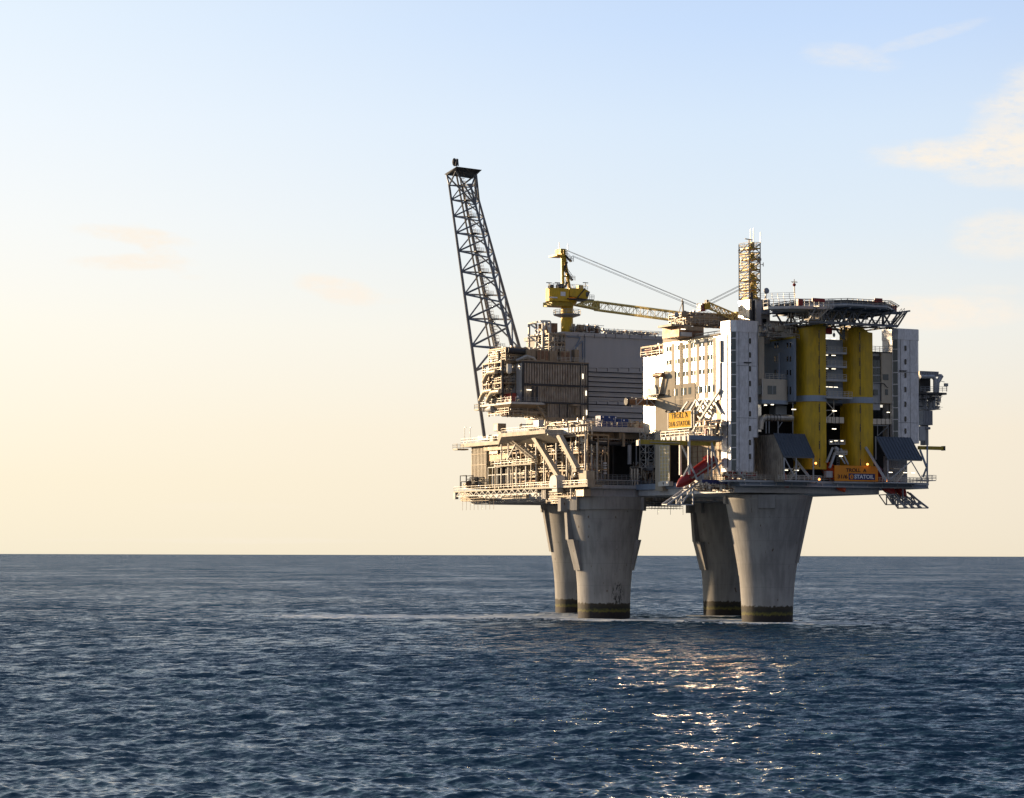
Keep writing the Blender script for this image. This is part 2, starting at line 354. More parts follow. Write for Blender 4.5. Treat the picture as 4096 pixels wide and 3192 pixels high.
# ------------------------------------------------------------------ sea
def sea():
    rng = np.random.default_rng(5)
    th = np.concatenate([np.radians(np.linspace(-180, -16, 90, endpoint=False)), np.radians(np.linspace(-16, 16, 560)), np.radians(np.linspace(16, 180, 91)[1:])])
    near = np.geomspace(4, 140, 30, endpoint=False)
    q = np.linspace(1/140., 1/2500., 1000); mid = 1/q
    far = np.geomspace(2600, 250000, 30)
    r = np.concatenate([near, mid, far]); nr, nt = len(r), len(th)
    Rr, Tt = np.meshgrid(r, th, indexing='ij'); x0 = Rr*np.sin(Tt); y0 = Rr*np.cos(Tt)
    dr = np.gradient(r)[:, None]*np.ones_like(x0)
    x = x0.copy(); y = y0.copy(); z = np.zeros_like(x)
    lost = np.zeros_like(x)
    patch = .75+.5*(.5+.5*np.sin(x0*.021+1.3*np.sin(y0*.013))*np.sin(y0*.017+.9*np.sin(x0*.011)))
    for i in range(110):
        L = .75*(14/.75)**(rng.random()**1.05); kk = 2*math.pi/L
        d = math.radians(250)+rng.normal(0, .42)          # waves run towards the viewer and slightly left
        dx, dy = math.cos(d), math.sin(d); amp = .0098*L**.60*(.6+.8*rng.random())
        if L > 8: amp *= .75
        step = np.sqrt((dr*dy)**2+(Rr*.001*dx)**2)
        at = amp*np.clip((L/step-1.6)/2.4, 0, 1)
        if L < 8: at = at*patch
        ph = kk*(x0*dx+y0*dy)+rng.random()*6.283
        lost += (amp*kk)**2-(at*kk)**2
        z += at*np.cos(ph); s = at*np.sin(ph)*.9; x -= dx*s; y -= dy*s
    me = D.meshes.new('sea'); v = np.stack([x, y, z], 2).reshape(-1, 3)
    v = np.concatenate([v, [[0, 0, -.1]]])
    i = np.arange(nr-1)[:, None]*nt; j = np.arange(nt-1)[None, :]
    quads = np.stack([i+j, i+j+1, i+j+1+nt, i+j+nt], 2).reshape(-1, 4)[:, ::-1]
    wrap = np.stack([i[:, 0]+nt-1, i[:, 0], i[:, 0]+nt, i[:, 0]+nt-1+nt], 1)[:, ::-1]
    quads = np.concatenate([quads, wrap]); cI = len(v)-1
    tri = [(cI, (t+1) % nt, t) for t in range(nt)]
    me.vertices.add(len(v)); me.vertices.foreach_set('co', v.ravel())
    nl = len(quads)*4+len(tri)*3; me.loops.add(nl); me.polygons.add(len(quads)+len(tri))
    me.loops.foreach_set('vertex_index', np.concatenate([quads.ravel(), np.array(tri).ravel()]).astype(np.int32))
    me.polygons.foreach_set('loop_start', np.concatenate([np.arange(len(quads))*4, len(quads)*4+np.arange(len(tri))*3]).astype(np.int32))
    me.update(calc_edges=True); me.validate(); me.polygons.foreach_set('use_smooth', [True]*len(me.polygons))
    at_ = me.attributes.new('fine_waves', 'FLOAT', 'POINT'); lv = np.concatenate([np.sqrt(np.clip(lost, 0, None)).ravel(), [0]]); at_.data.foreach_set('value', (lv/lv.max()).astype(np.float32))
    m, n, b = newmat('sea_water')
    fw = n.new('ShaderNodeAttribute'); fw.attribute_name = 'fine_waves'; fw = fw.outputs['Fac']
    geo = n.new('ShaderNodeNewGeometry').outputs['Position']
    mp = n.new('ShaderNodeMapping'); n.l.new(geo, mp.inputs[0]); mp.inputs['Rotation'].default_value = (0, 0, .3); mp.inputs['Scale'].default_value = (.6, 1.25, 1)
    w1 = n.noise(mp.outputs[0], .42, 6, .62); w2 = n.noise(mp.outputs[0], 1.8, 4, .6)
    h = n.m('ADD', n.m('MULTIPLY', w1, 1.5), n.m('MULTIPLY', w2, .45))
    bp = n.new('ShaderNodeBump'); bp.inputs['Strength'].default_value = 1.0; n.l.new(n.m('ADD', .38, n.m('MULTIPLY', fw, 2.2)), bp.inputs['Distance'])
    n.l.new(h, bp.inputs['Height'])
    def nz(scale, det):
        x = n.new('ShaderNodeTexNoise'); n.l.new(mp.outputs[0], x.inputs['Vector']); x.inputs['Scale'].default_value = scale; x.inputs['Detail'].default_value = det; x.inputs['Roughness'].default_value = .6; return x.outputs['Color']
    def sc3(v, f):
        a = n.new('ShaderNodeVectorMath', operation='SUBTRACT'); n.l.new(v, a.inputs[0]); a.inputs[1].default_value = (.5, .5, .5)
        c = n.new('ShaderNodeVectorMath', operation='MULTIPLY'); n.l.new(a.outputs[0], c.inputs[0]); c.inputs[1].default_value = (1, 1, 0)
        e = n.new('ShaderNodeVectorMath', operation='SCALE'); n.l.new(c.outputs[0], e.inputs[0]); n.put(e.inputs['Scale'], f); return e.outputs[0]
    def add3(a, c_):
        x = n.new('ShaderNodeVectorMath', operation='ADD'); n.l.new(a, x.inputs[0]); n.l.new(c_, x.inputs[1]); return x.outputs[0]
    gust = n.ss(n.noise(geo, .008, 4, .6), .3, .7)
    am = n.m('MULTIPLY', fw, n.m('ADD', 1.5, n.m('MULTIPLY', gust, 1.1)))
    nv = add3(n.new('ShaderNodeNewGeometry').outputs['Normal'], add3(sc3(nz(.55, 3), am), sc3(nz(3.4, 5), n.m('ADD', n.m('ADD', .7, n.m('MULTIPLY', gust, .7)), n.m('MULTIPLY', fw, .5)))))
    ms_ = n.new('ShaderNodeMapping'); n.l.new(geo, ms_.inputs[0]); ms_.inputs['Scale'].default_value = (1, .45, 1)
    st_ = n.m('ADD', n.m('MULTIPLY', n.noise(geo, .07, 5, .7), .5), n.m('MULTIPLY', n.noise(ms_.outputs[0], .011, 8, .72), .5))
    bz = n.new('ShaderNodeCombineXYZ'); n.l.new(n.m('MULTIPLY', n.m('MULTIPLY', fw, n.m('ADD', -1.1, n.m('MULTIPLY', st_, 3.2))), -.62), bz.inputs[1]); nv = add3(nv, bz.outputs[0])
    nn_ = n.new('ShaderNodeVectorMath', operation='NORMALIZE'); n.l.new(nv, nn_.inputs[0]); n.l.new(nn_.outputs[0], b.inputs['Normal'])
    big = n.noise(geo, .012, 3)
    base = n.mix(big, (.005, .032, .054, 1), (.009, .046, .072, 1))
    # foam near the legs, drifting left
    sp = n.new('ShaderNodeSeparateXYZ'); n.l.new(geo, sp.inputs[0])
    def el(cx, cy, rx, ry):
        return n.ss(n.m('ADD', n.m('POWER', n.m('ABSOLUTE', n.m('DIVIDE', n.m('SUBTRACT', sp.outputs[0], cx), rx)), 2), n.m('POWER', n.m('ABSOLUTE', n.m('DIVIDE', n.m('SUBTRACT', sp.outputs[1], cy), ry)), 2)), 1, 0)
    e = n.m('MAXIMUM', el(-20, 652, 60, 26), n.m('MULTIPLY', el(38, 626, 42, 20), .8)); e = n.m('MAXIMUM', e, n.m('MULTIPLY', el(8, 662, 22, 34), 1.0))
    e = n.m('MAXIMUM', e, n.m('MULTIPLY', el(68, 600, 36, 16), .6))
    for lx, ly in ((18.9, 700), (23.6, 640), (57.9, 672), (62.0, 608)): e = n.m('MAXIMUM', e, n.m('MULTIPLY', el(lx-2, ly-1, 11.5, 10.5), 1.5))
    mf = n.new('ShaderNodeMapping'); n.l.new(geo, mf.inputs[0]); mf.inputs['Scale'].default_value = (.5, .12, 1)
    fo = n.noise(mf.outputs[0], 1.0, 6, .68)
    fm = n.m('MULTIPLY', n.ss(n.m('ADD', fo, n.m('MULTIPLY', e, .42)), .62, .69), n.m('GREATER_THAN', e, .02))
    base = n.mix(fm, base, (.75, .76, .72, 1)); n.l.new(base, b.inputs['Base Color'])
    n.l.new(n.m('ADD', n.m('ADD', .12, n.m('MULTIPLY', fw, .10)), n.m('MULTIPLY', fm, .5)), b.inputs['Roughness']); b.inputs['IOR'].default_value = 1.333
    me.materials.append(m); o = D.objects.new('sea', me); C.objects.link(o)
    o['kind'] = 'structure'; o['label'] = 'dark blue choppy open sea reaching the horizon'
sea()
# ------------------------------------------------------------------ concrete legs
def interp(prof, z):
    for (r0, z0), (r1, z1) in zip(prof, prof[1:]):
        if z0 <= z <= z1: return r0+(r1-r0)*(z-z0)/(z1-z0)
    return prof[-1][0]
def leg(X, Y, prof, label, ribs, blocks, m, collar=None):
    u, w = loc(X, Y); t = T('concrete_leg', label, 'platform leg', (u, w, 0), 'flared concrete legs of the platform')
    pf = []
    for i in range(29):
        z = -6+i*(30.6+6)/28; pf.append((interp(prof, z), z))
    t.part('shaft', MB().lathe(u, w, pf, 72), m, smooth=True)
    for ang, half, z0, z1, o0, o1 in ribs:           # raised guide ribs on the shaft: camera angle, half width, heights, stand-off
        a = math.radians(ang)-AL; mb = MB(); N_ = 8
        for i in range(N_):
            P = []
            for zz in (z0+(z1-z0)*i/N_, z0+(z1-z0)*(i+1)/N_):
                f = (zz-z0)/(z1-z0); r1 = interp(prof, zz)+o0+(o1-o0)*f; ri = interp(prof, zz)-1.2
                hs = half/interp(prof, zz)
                P += [(u+ri*math.cos(a-hs), w+ri*math.sin(a-hs), zz), (u+r1*math.cos(a-hs), w+r1*math.sin(a-hs), zz), (u+r1*math.cos(a+hs), w+r1*math.sin(a+hs), zz), (u+ri*math.cos(a+hs), w+ri*math.sin(a+hs), zz)]
            mb.hexa(P)
        t.part('guide_rib', mb, m)
    for ang, half, z0, z1, o in blocks:
        a = math.radians(ang)-AL; r = interp(prof, (z0+z1)/2); ca, sa = math.cos(a), math.sin(a); P = []
        for zz in (z0, z1):
            for rr_, hh in ((r-1.5, -half), (r+o, -half), (r+o, half), (r-1.5, half)): P.append((u+rr_*ca-hh*sa, w+rr_*sa+hh*ca, zz))
        t.part('collar_block', MB().hexa(P), m)
    if collar: t.part('collar', MB().lathe(u, w, [(collar[0], collar[1]), (collar[0], collar[2])], 72), m, smooth=False)
    return t
cm = concrete('leg_concrete'); 
pA = [(6.75, -6), (6.67, 0), (6.72, 5), (6.9, 9), (7.3, 13), (7.9, 17), (8.6, 21.5), (9.4, 27), (9.9, 30.6)]
def sc_p(p, k): return [(r*k, z) for r, z in p]
cm2 = concrete('stained_leg_concrete', (26.9, 634, 6.3, 1.8))
leg(18.9, 700, sc_p(pA, 1.0), 'far left concrete leg, sunlit edge, half hidden behind the stained leg', [(192, 1.1, 17, 30, .5, .9)], [(185, 1.6, 28, 30.5, 1.0)], cm)
leg(23.6, 640, pA, 'concrete leg with black stains near its foot, under the dark open bay', [(194, 1.1, 20, 28, 1.5, .8), (206, 1.5, 12.2, 20, .7, 1.6), (-8, 1.1, 20, 28, .4, .5), (-14, 1.3, 12.2, 20, .5, 1.2)],
    [(190, 1.9, 27.2, 30.6, 2.0), (222, 1.3, 27.4, 30.8, 1.1), (-12, 2.0, 27.4, 30.8, .9)], cm2, (10.05, 27.6, 30.8))
leg(57.9, 672, sc_p(pA, .97), 'third concrete leg, its right side hidden behind the nearest leg', [(192, 1.1, 19.7, 28, 1.4, .8), (204, 1.5, 12.2, 19.7, .7, 1.6)], [(189, 1.9, 27.4, 30.6, 1.6), (216, 1.3, 27.4, 30.6, .9)], cm)
pB = [(6.25, -6), (6.17, 0), (6.3, 5), (6.6, 9), (7.1, 13), (7.8, 17), (8.7, 22), (9.6, 27), (10.3, 30.6)]
leg(62.0, 608, pB, 'nearest concrete leg at the right, bright yellow-green growth at its sunlit foot', [(-14, 1.6, 14.3, 30.4, .35, .9)], [(-96, 2.0, 27.4, 30.6, .25), (188, 1.2, 28.6, 30.5, .5)], cm)
rnd = R(11)
def W0(px, py, w): return fv(px, py, w)[0]
# ------------------------------------------------------------------ generic process clutter
def clutter(t, box, n, seed, mats=('pipe', 'pipeb', 'pipew', 'rail', 'pipeb'), axis=None, rmin=.08, rmax=.3, vessels=0, frame=True, small=60, bays=(4, 3), decks=2, boxes=0):
    """pipes, vessels, stanchions, handrails inside a box (u0,u1,w0,w1,z0,z1)"""
    r = R(seed); u0, u1, w0, w1, z0, z1 = box
    if frame:
        mb = MB(); nu, nw = bays
        us = [u0+(u1-u0)*i/nu for i in range(nu+1)]; ws = [w0+(w1-w0)*i/nw for i in range(nw+1)]
        for i, a in enumerate(us):
            for j, b in enumerate(ws):
                if i in (0, nu) or j in (0, nw): mb.bar((a, b, z0), (a, b, z1), .32)
        for k in range(1, decks+1):
            z = z0+(z1-z0)*k/decks-.2
            for b in (w0, w1): mb.bar((u0, b, z), (u1, b, z), .3, .4)
            for a in (u0, u1): mb.bar((a, w0, z+.004), (a, w1, z+.004), .3, .4)
            for a in us[1:-1]: mb.bar((a, w0+.2, z), (a, w1-.2, z), .2, .3)
        t.part('steel_frame', mb, 'beige')
        rl = MB()
        for k in range(decks):
            z = z0+(z1-z0)*k/decks
            rl.rail([(u0-.25, w1, z), (u0-.25, w0-.25, z), (u1, w0-.25, z)], 1.15, 1.4, .05)
        t.part('handrail', rl, 'rail')
    for i in range(n):
        m = r.choice(mats); rad = rmin+(rmax-rmin)*r.random()**2.2
        a = (r.uniform(u0, u1), r.uniform(w0, w1), r.uniform(z0, z1)); mb = MB()
        pts = [a]; d0 = r.choice((0, 1, 2, 2)); p = list(a)
        for kseg in range(r.choice((1, 2, 2, 3))):
            ax = d0 if kseg == 0 else r.choice([q for q in (0, 1, 2) if q != d0]); d0 = ax
            lo, hi = ((u0, u1), (w0, w1), (z0, z1))[ax]; ln = (hi-lo)*r.uniform(.2, .75)
            p[ax] = p[ax]+ln if p[ax]+ln < hi else max(lo, p[ax]-ln); pts.append(tuple(p))
        mb.path(pts, rad, 7)
        if r.random() < .5: c = np.array(pts[0])*.5+np.array(pts[1])*.5; mb.ball(c, rad*1.9, 7, 4)
        t.part('pipe', mb, m)
    for i in range(vessels):
        rad = r.uniform(.6, 1.1); L = r.uniform(2.5, 5); a = (r.uniform(u0+rad, u1-rad), r.uniform(w0+rad, w1-rad), r.uniform(z0+.5, z1-2.5)); mb = MB()
        if r.random() < .5: mb.tube(a, (a[0], a[1], min(z1, a[2]+L)), rad, 14); mb.ball((a[0], a[1], min(z1, a[2]+L)), rad, 14, 6)
        else: b = (min(u1, a[0]+L), a[1], a[2]+.8); a = (a[0], a[1], a[2]+.8); mb.tube(a, b, rad, 14); mb.ball(a, rad, 12, 6); mb.ball(b, rad, 12, 6)
        t.part('vessel', mb, r.choice(('pipew', 'pipe', 'cream')))
    for i in range(boxes):
        a = (r.uniform(u0, u1-1.5), r.uniform(w0, w1-1.2), r.uniform(z0, z1-1.5)); s = (r.uniform(.8, 2), r.uniform(.8, 2), r.uniform(.8, 2))
        mb = MB().box(a[0], a[0]+s[0], a[1], a[1]+s[1], a[2], a[2]+s[2]); mb.box(a[0]+.1, a[0]+s[0]-.1, a[1]-.06, a[1], a[2]+.15, a[2]+s[2]*.5)
        t.part('equipment_box', mb, r.choice(('cream', 'beige', 'grey', 'white')))
    if small:
        mb = MB()
        for i in range(small):
            a = np.array((r.uniform(u0, u1), r.uniform(w0, w1), r.uniform(z0, z1))); ax = r.choice((0, 1, 2, 2)); q = a.copy(); lim = ((u0, u1), (w0, w1), (z0, z1))[ax]
            q[ax] = min(lim[1], a[ax]+r.uniform(1, 4)); q[ax] += .3
            mb.tube(a, q, r.uniform(.04, .09), 5)
            if r.random() < .35: mb.box(a[0], a[0]+.5, a[1], a[1]+.4, a[2], a[2]+.6)
        t.part('small_piping', mb, mats[0] if mats[0] != 'pipeb' else 'pipe', stuff=True)
# ------------------------------------------------------------------ main deck
ACU, ACW = fv(2925, 1500, -47.65)[0]+.12, -47.7           # accommodation left wall plane / front plane
U2 = fv(3713, 1940, -50)[0]
t = T('platform_deck', 'long grey steel box deck resting on the four concrete legs', 'platform deck', (30, -10, 30.7))
zt, zb = fv(2480, 1941, 0)[1], fv(2480, 1987, 0)[1]
t.part('hull_girder', MB().box(0, 58, 0, 74, zb, zt), 'lgrey')
mb = MB()
for u in range(4, 58, 9): mb.box(u, u+.5, -.18, 0, zb, zt-.3)
mb.box(-.5, 58, -.9, 0, zt-.9, zt); mb.box(0, 58, -.3, 0, zb, zb+.3)
t.part('front_ledge', mb, 'lgrey')
mb = MB()
for u in range(2, 56, 6): mb.box(u, u+.6, 2, 72, zb-.7, zb)
for w in range(5, 70, 9): mb.box(1, 57, w, w+.6, zb-.9, zb-.7)
t.part('under_girder', mb, 'grey')
zr0 = fv(3400, 1950, -50)[1]; zr1 = fv(3400, 1927, -50)[1]; zr2 = fv(3400, 1978, -44)[1]
t.part('forward_deck_plate', MB().box(ACU+.6, U2, -50, 0, zr0, zr1), 'blueg')
mb = MB(); mb.box(ACU+1.2, fv(3545, 1960, -50)[0], -47, -1, zr2, zr0); t.part('forward_girder', mb, 'lgrey')
mb = MB()
mb.box(ACU+.6, U2, -50.25, -50, zr1-.55, zr1); mb.box(ACU+.6, U2, -50.15, -50, zr0, zr0+.25)
for i in range(13): u = ACU+2+i*4.4; mb.box(u, u+.25, -50.2, -50, zr0+.25, zr1-.55)
mb.fb(3338, 3505, 1926, 1933, -51.3, 1.3)
t.part('edge_flange', mb, 'lgrey')
rl = MB(); rl.rail([(fv(3116, 1900, -50)[0], -50.1, zr1), (U2, -50.1, zr1), (U2, -30, zr1)], 1.2, 1.8, .055)
t.part('edge_railing', MB().rail([(0, -.8, zt), (ACU-1, -.8, zt)], 1.2, 1.8, .055), 'rail')
t.part('edge_railing', rl, 'rail')
mb = MB()                       # balcony platforms at the right corner
mb.box(U2-2, U2+2.4, -50, -44, zr1+.6, zr1+.8); mb.rail([(U2-2, -50, zr1+.8), (U2+2.4, -50, zr1+.8), (U2+2.4, -44, zr1+.8)], 1.2, 1.2, .06)
t.part('corner_balcony', mb, 'lgrey')
# side (left, sunlit) edge of the lower deck, running away from the viewer
t.part('side_beam', MB().box(-.35, 0, 0, 74, zb+.1, zt-.4), 'beige')
mb = MB(); w0 = fu(2187, 1990, 0)[0]; w1 = fu(1885, 2000, 0)[0]
P = [(-1.6, w0, zb+.4), (-.35, w0-3, zb-.1), (-.35, w1, zb-.1), (-1.6, w1-9, zb+.4), (-1.6, w0, zb+1.7), (-.35, w0-3, zb+1.9), (-.35, w1, zb+1.9), (-1.6, w1-9, zb+1.7)]
mb.hexa(P); t.part('outrigger_beam', mb, 'lgrey')
mb = MB()
for a, b, y0, y1 in ((2007, 2052, 1981, 1996), (2056, 2104, 1979, 1994)): mb.sb(a, b, y0, y1, -2.4, .9)
for i in range(4): mb.sb(2054+i*8, 2057+i*8, 1980, 1995, -2.6, .3)
t.part('box_girder', mb, 'cream')
# truss walkway along the side edge
wA = fu(2185, 1955, -1.6)[0]; wB = fu(1816, 1960, -4.3)[0]; zw = fu(1900, 1961, -4.3)[1]; zw0 = fu(1900, 1983, -4.3)[1]
t = T('truss_walkway', 'sunlit walkway on a zigzag truss along the left edge of the lower deck', 'walkway', (-2.5, (wA+wB)/2, zw))
mb = MB().box(-4.4, -.4, wA-6, wB, zw-.35, zw); t.part('floor_plate', mb, 'cream')
mb = MB(); nn = 14
for i in range(nn+1):
    w = wA+(wB-wA)*i/nn
    if i: mb.bar((-4.3, w, zw-.3), (-4.3, w-(wB-wA)/nn/2, zw0), .18); mb.bar((-4.3, w-(wB-wA)/nn, zw-.3), (-4.3, w-(wB-wA)/nn/2, zw0), .18)
    mb.bar((-4.3, w, zw-.3), (-4.3, w, zw0), .1)
mb.bar((-4.3, wA, zw0), (-4.3, wB-2, zw0), .2); t.part('truss', mb, 'white')
t.part('railing', MB().rail([(-4.35, wA-6, zw), (-4.35, wB, zw), (-.5, wB, zw)], 1.2, 1.5, .045), 'rail')
t.part('end_post', MB().box(-4.6, -3.6, wB-1.4, wB-.2, zw-2.2, zw-.35), 'grey')
t = T('hanging_walkway', 'thin grating walkway hung under the left end of the deck', 'walkway', (-1, wB-8, 30))
mb = MB()
for k in range(3): mb.box(-3.5, -.5, wB-20+k*6, wB-4+k*2, zb-.2+k*.7, zb-.1+k*.7)
for i in range(9): mb.bar((-3, wB-22+i*2.4, zb-2.6), (-3, wB-22+i*2.4, zb+1.5), .07)
mb.rail([(-3.5, wB-18, zb), (-3.5, wB-3, zb)], 1.2, 2, .05); t.part('grating', mb, 'beige')
# equipment on the far left end
t = T('deck_machine', 'dark pipe-framed machine on the far left end of the lower walkway', 'machinery', (-2, wB-8, zw))
mb = MB()
p0 = PU(1843, 1950, -3); 
for x0, x1, y0, y1 in ((1841, 1866, 1902, 1950), (1866, 1900, 1915, 1950), (1845, 1880, 1925, 1950), (1880, 1910, 1908, 1945)):
    a = PU(x0, y1, -3); b = PU(x1, y0, -3)
    for uu in (-3, -1.2): mb.path([(uu, a[1], a[2]), (uu, a[1], b[2]), (uu, b[1], b[2]), (uu, b[1], a[2])], .13, 6)
    mb.bar((-3, a[1], b[2]), (-1.2, a[1], b[2]), .15); mb.bar((-3, a[1], (a[2]+b[2])/2), (-3, b[1], (a[2]+b[2])/2), .12)
t.part('pipe_frame', mb, 'dark')
mb = MB().sb(1852, 1885, 1932, 1948, -2.8, 1.6); t.part('pump_box', mb, 'cream'); t.part('hose_reel', MB().tube(PU(1880, 1938, -3), PU(1880, 1938, -1.5), 1.2, 14), 'pipeb')
# ------------------------------------------------------------------ lit left end of the lower level: walls, bays of pipework
def bay(label, x0, x1, yt, yb, u0, dep, seed, n=34, name='process_bay', **k):
    wa = fu(x1, (yt+yb)/2, u0)[0]; wb = fu(x0, (yt+yb)/2, u0)[0]; xm = (x0+x1)/2
    z0, z1 = fu(xm, yb, u0)[1], fu(xm, yt, u0)[1]
    t = T(name, label, 'process pipework', (u0+dep/2, (wa+wb)/2, z0), 'pipework bays of the left end')
    clutter(t, (u0, u0+dep, wa, wb, z0, z1), n, seed, **k); return t
# back walls coloured dark in place of shade so that the level reads deep
t = T('inner_bulkhead', 'inner bulkhead, coloured dark for shade, behind the pipework of the lower level', 'bulkhead', (10, 30, zt))
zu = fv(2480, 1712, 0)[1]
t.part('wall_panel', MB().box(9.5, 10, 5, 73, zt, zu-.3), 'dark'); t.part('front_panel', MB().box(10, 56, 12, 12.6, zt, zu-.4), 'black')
t = T('ribbed_wall', 'tall ochre vertically ribbed wall glowing in the sun at the left end', 'cladding wall', (0, 65, zt))
wa = fu(1951, 1870, -.6)[0]; wb = fu(1889, 1870, -.6)[0]; za, zz = fu(1920, 1955, -.6)[1], fu(1920, 1783, -.6)[1]
t.part('backing_wall', MB().box(-.5, 8, wa, wb, za, zz), 'gold')
mb = MB(); k = 11
for i in range(k): w = wa+(wb-wa)*(i+.2)/k; mb.box(-1.0, -.5, w, w+(wb-wa)/k*.5, za, zz)
t.part('rib', mb, 'cream')
mb = MB()
for f in (.25, .55, .8): mb.box(-1.06, -.5, wa, wb, za+(zz-za)*f, za+(zz-za)*f+.12)
t.part('cross_rail', mb, 'beige')
bay('process bay behind white rod grid beside the ochre ribbed wall', 1951, 2050, 1785, 1862, 0, 7, 3, 30, rmax=.35, vessels=2, bays=(2, 3))
t = T('grid_screen', 'white rod grid over dark openings beside the ochre wall', 'grid screen', (-1, 45, zt))
mb = MB(); wa = fu(2100, 1900, -.8)[0]; wb = fu(1953, 1900, -.8)[0]; za, zz = fu(2020, 1948, -.8)[1], fu(2020, 1866, -.8)[1]
for i in range(9): w = wa+(wb-wa)*i/8; mb.bar((-.8, w, za), (-.8, w, zz), .2)
for f in (.62, 1): mb.bar((-.8, wa, za+(zz-za)*f), (-.8, wb, za+(zz-za)*f), .22)
t.part('rod_grid', mb, 'white'); t.part('back_panel', MB().box(2.5, 2.8, wa, wb, za, zz), 'black')
bb = MB()
for i in range(7): 
    w = wa+(wb-wa)*(i+.3)/7; bb.path([(-.2, w, za), (-.2, w, za+3.2), (-.2, w+1.3, za+3.2), (-.2, w+1.3, za+1)], .16, 6)
t.part('riser_pipe', bb, 'pipe')
bay('dense pipework bay left of the big diagonal struts, level with the white grid', 2052, 2150, 1862, 1950, -.4, 7, 21, 46, rmax=.34, vessels=2, bays=(2, 3))
bay('upper pipework bay below the triangular deck plate', 2052, 2150, 1752, 1860, -.4, 7, 22, 52, rmax=.36, vessels=3, bays=(2, 3))
bay('pipework bay between the two big diagonal struts', 2152, 2250, 1745, 1950, -.2, 7, 23, 84, rmax=.32, vessels=5, bays=(2, 3), decks=3, boxes=3)
bay('pipework bay at the near left corner, beside the dark open bay', 2252, 2350, 1740, 1945, -.2, 6, 24, 84, rmax=.32, vessels=5, bays=(2, 3), decks=3, boxes=4)
t = T('low_deck_panels', 'brown plank-clad panels between the ochre wall and the pipework', 'cladding wall', (2, 48, 45))
t.part('panel', MB().sb(1958, 2032, 1818, 1842, -.9, .5), 'pipeb'); t.part('upper_panel', MB().sb(1957, 1990, 1785, 1816, -.7, .4), 'brown')
# balcony in mid height
t = T('side_balcony', 'narrow railed balcony half way up the sunlit pipework', 'balcony', (-3, 35, 40))
wa = fu(2125, 1855, -3.2)[0]; wb = fu(1975, 1855, -3.2)[0]; z = fu(2040, 1858, -3.2)[1]
t.part('floor', MB().box(-3.2, 0, wa, wb, z-.35, z), 'cream'); t.part('railing', MB().rail([(-3.2, wa, z), (-3.2, wb, z), (0, wb, z)], 1.15, 1.2, .06), 'rail')
t.part('upper_floor', MB().box(-1.6, 0, wb-9, wb+2, z+1.6, z+1.9), 'cream')
mb = MB()
for q in (.02, .5, .97): w = wa+(wb-wa)*q; t.part('post', MB().bar((-3, w, zt-1), (-3, w, z-.35), .28), 'cream')
# stanchions in front of the side
t = T('stanchion_row', 'row of tall slim white stanchions in front of the sunlit side', 'steel posts', (-2.5, 30, zt))
for x in (2005, 2033, 2066, 2104, 2144, 2176, 2225, 2267, 2290, 2340):
    a = PU(x, 1950, -2.2); b = PU(x, 1772, -2.2); t.part('post', MB().bar((-2.2, a[1], a[2]-(2 if 2100 < x < 2200 else 0)), (-2.2, a[1], b[2]), .3), 'white')
# big diagonal struts
for (x0, y0, x1, y1, lab) in ((2137, 1746, 2250, 1930, 'longer inclined box strut, foot beside the white dome housing'), (2237, 1740, 2310, 1878, 'shorter inclined box strut nearer the dark open bay')):
    a = PU(x0, y0, -3); b = PU(x1, y1, -3)
    t = T('diagonal_strut', lab, 'steel strut', b, 'inclined box struts holding up the upper deck')
    mb = MB().bar(a, b, 1.25, 1.25); t.part('box_beam', mb, 'cream'); t.part('foot_plate', MB().box(b[0]-1, b[0]+1, b[1]-1.2, b[1]+1.2, b[2]-.6, b[2]), 'cream')
# lattice diagonal
a = PU(2025, 1737, -2.8); b = PU(2142, 1833, -2.8)
t = T('lattice_strut', 'thin lattice strut slanting down from the upper deck plate', 'steel strut', b)
t.part('lattice', MB().lattice([(a[0]-.5, a[1], a[2]), (a[0]+.5, a[1], a[2]), (a[0], a[1], a[2]-1.2)], [(b[0]-.5, b[1], b[2]), (b[0]+.5, b[1], b[2]), (b[0], b[1], b[2]-1.2)], 14, .17, .09), 'cream')
a = PU(2026, 1845, -3); b = PU(2062, 1776, -3)
t = T('thin_brace', 'single thin white brace above the side balcony', 'steel strut', a); t.part('rod', MB().bar(a, b, .28), 'white')
# dome housing
a = PU(2228, 1953, -4.5)
t = T('dome_housing', 'white round-topped housing at the foot of the long strut', 'equipment housing', a)
mb = MB(); w = a[1]
prof = [(-1.9, 0), (-1.9, 2.0), (-1.5, 2.9), (-.7, 3.3), (.7, 3.3), (1.5, 2.9), (1.9, 2.0), (1.9, 0)]
k = len(mb.v); mb.v += [(-5.6, w+q, a[2]+z) for q, z in prof]+[(-3, w+q, a[2]+z) for q, z in prof]; n_ = len(prof)
for i in range(n_): j = (i+1) % n_; mb.f.append((i, j, n_+j, n_+i))
mb.f.append(tuple(range(n_))[::-1]); mb.f.append(tuple(range(n_, 2*n_)))
t.part('shell', mb, 'white'); t.part('stand', MB().box(-5.2, -3.4, w-1.3, w+1.3, a[2]-.9, a[2]), 'white'); t.part('name_plate', MB().box(-5.66, -5.6, w-1.4, w-.1, a[2]+.35, a[2]+.65), 'dark')
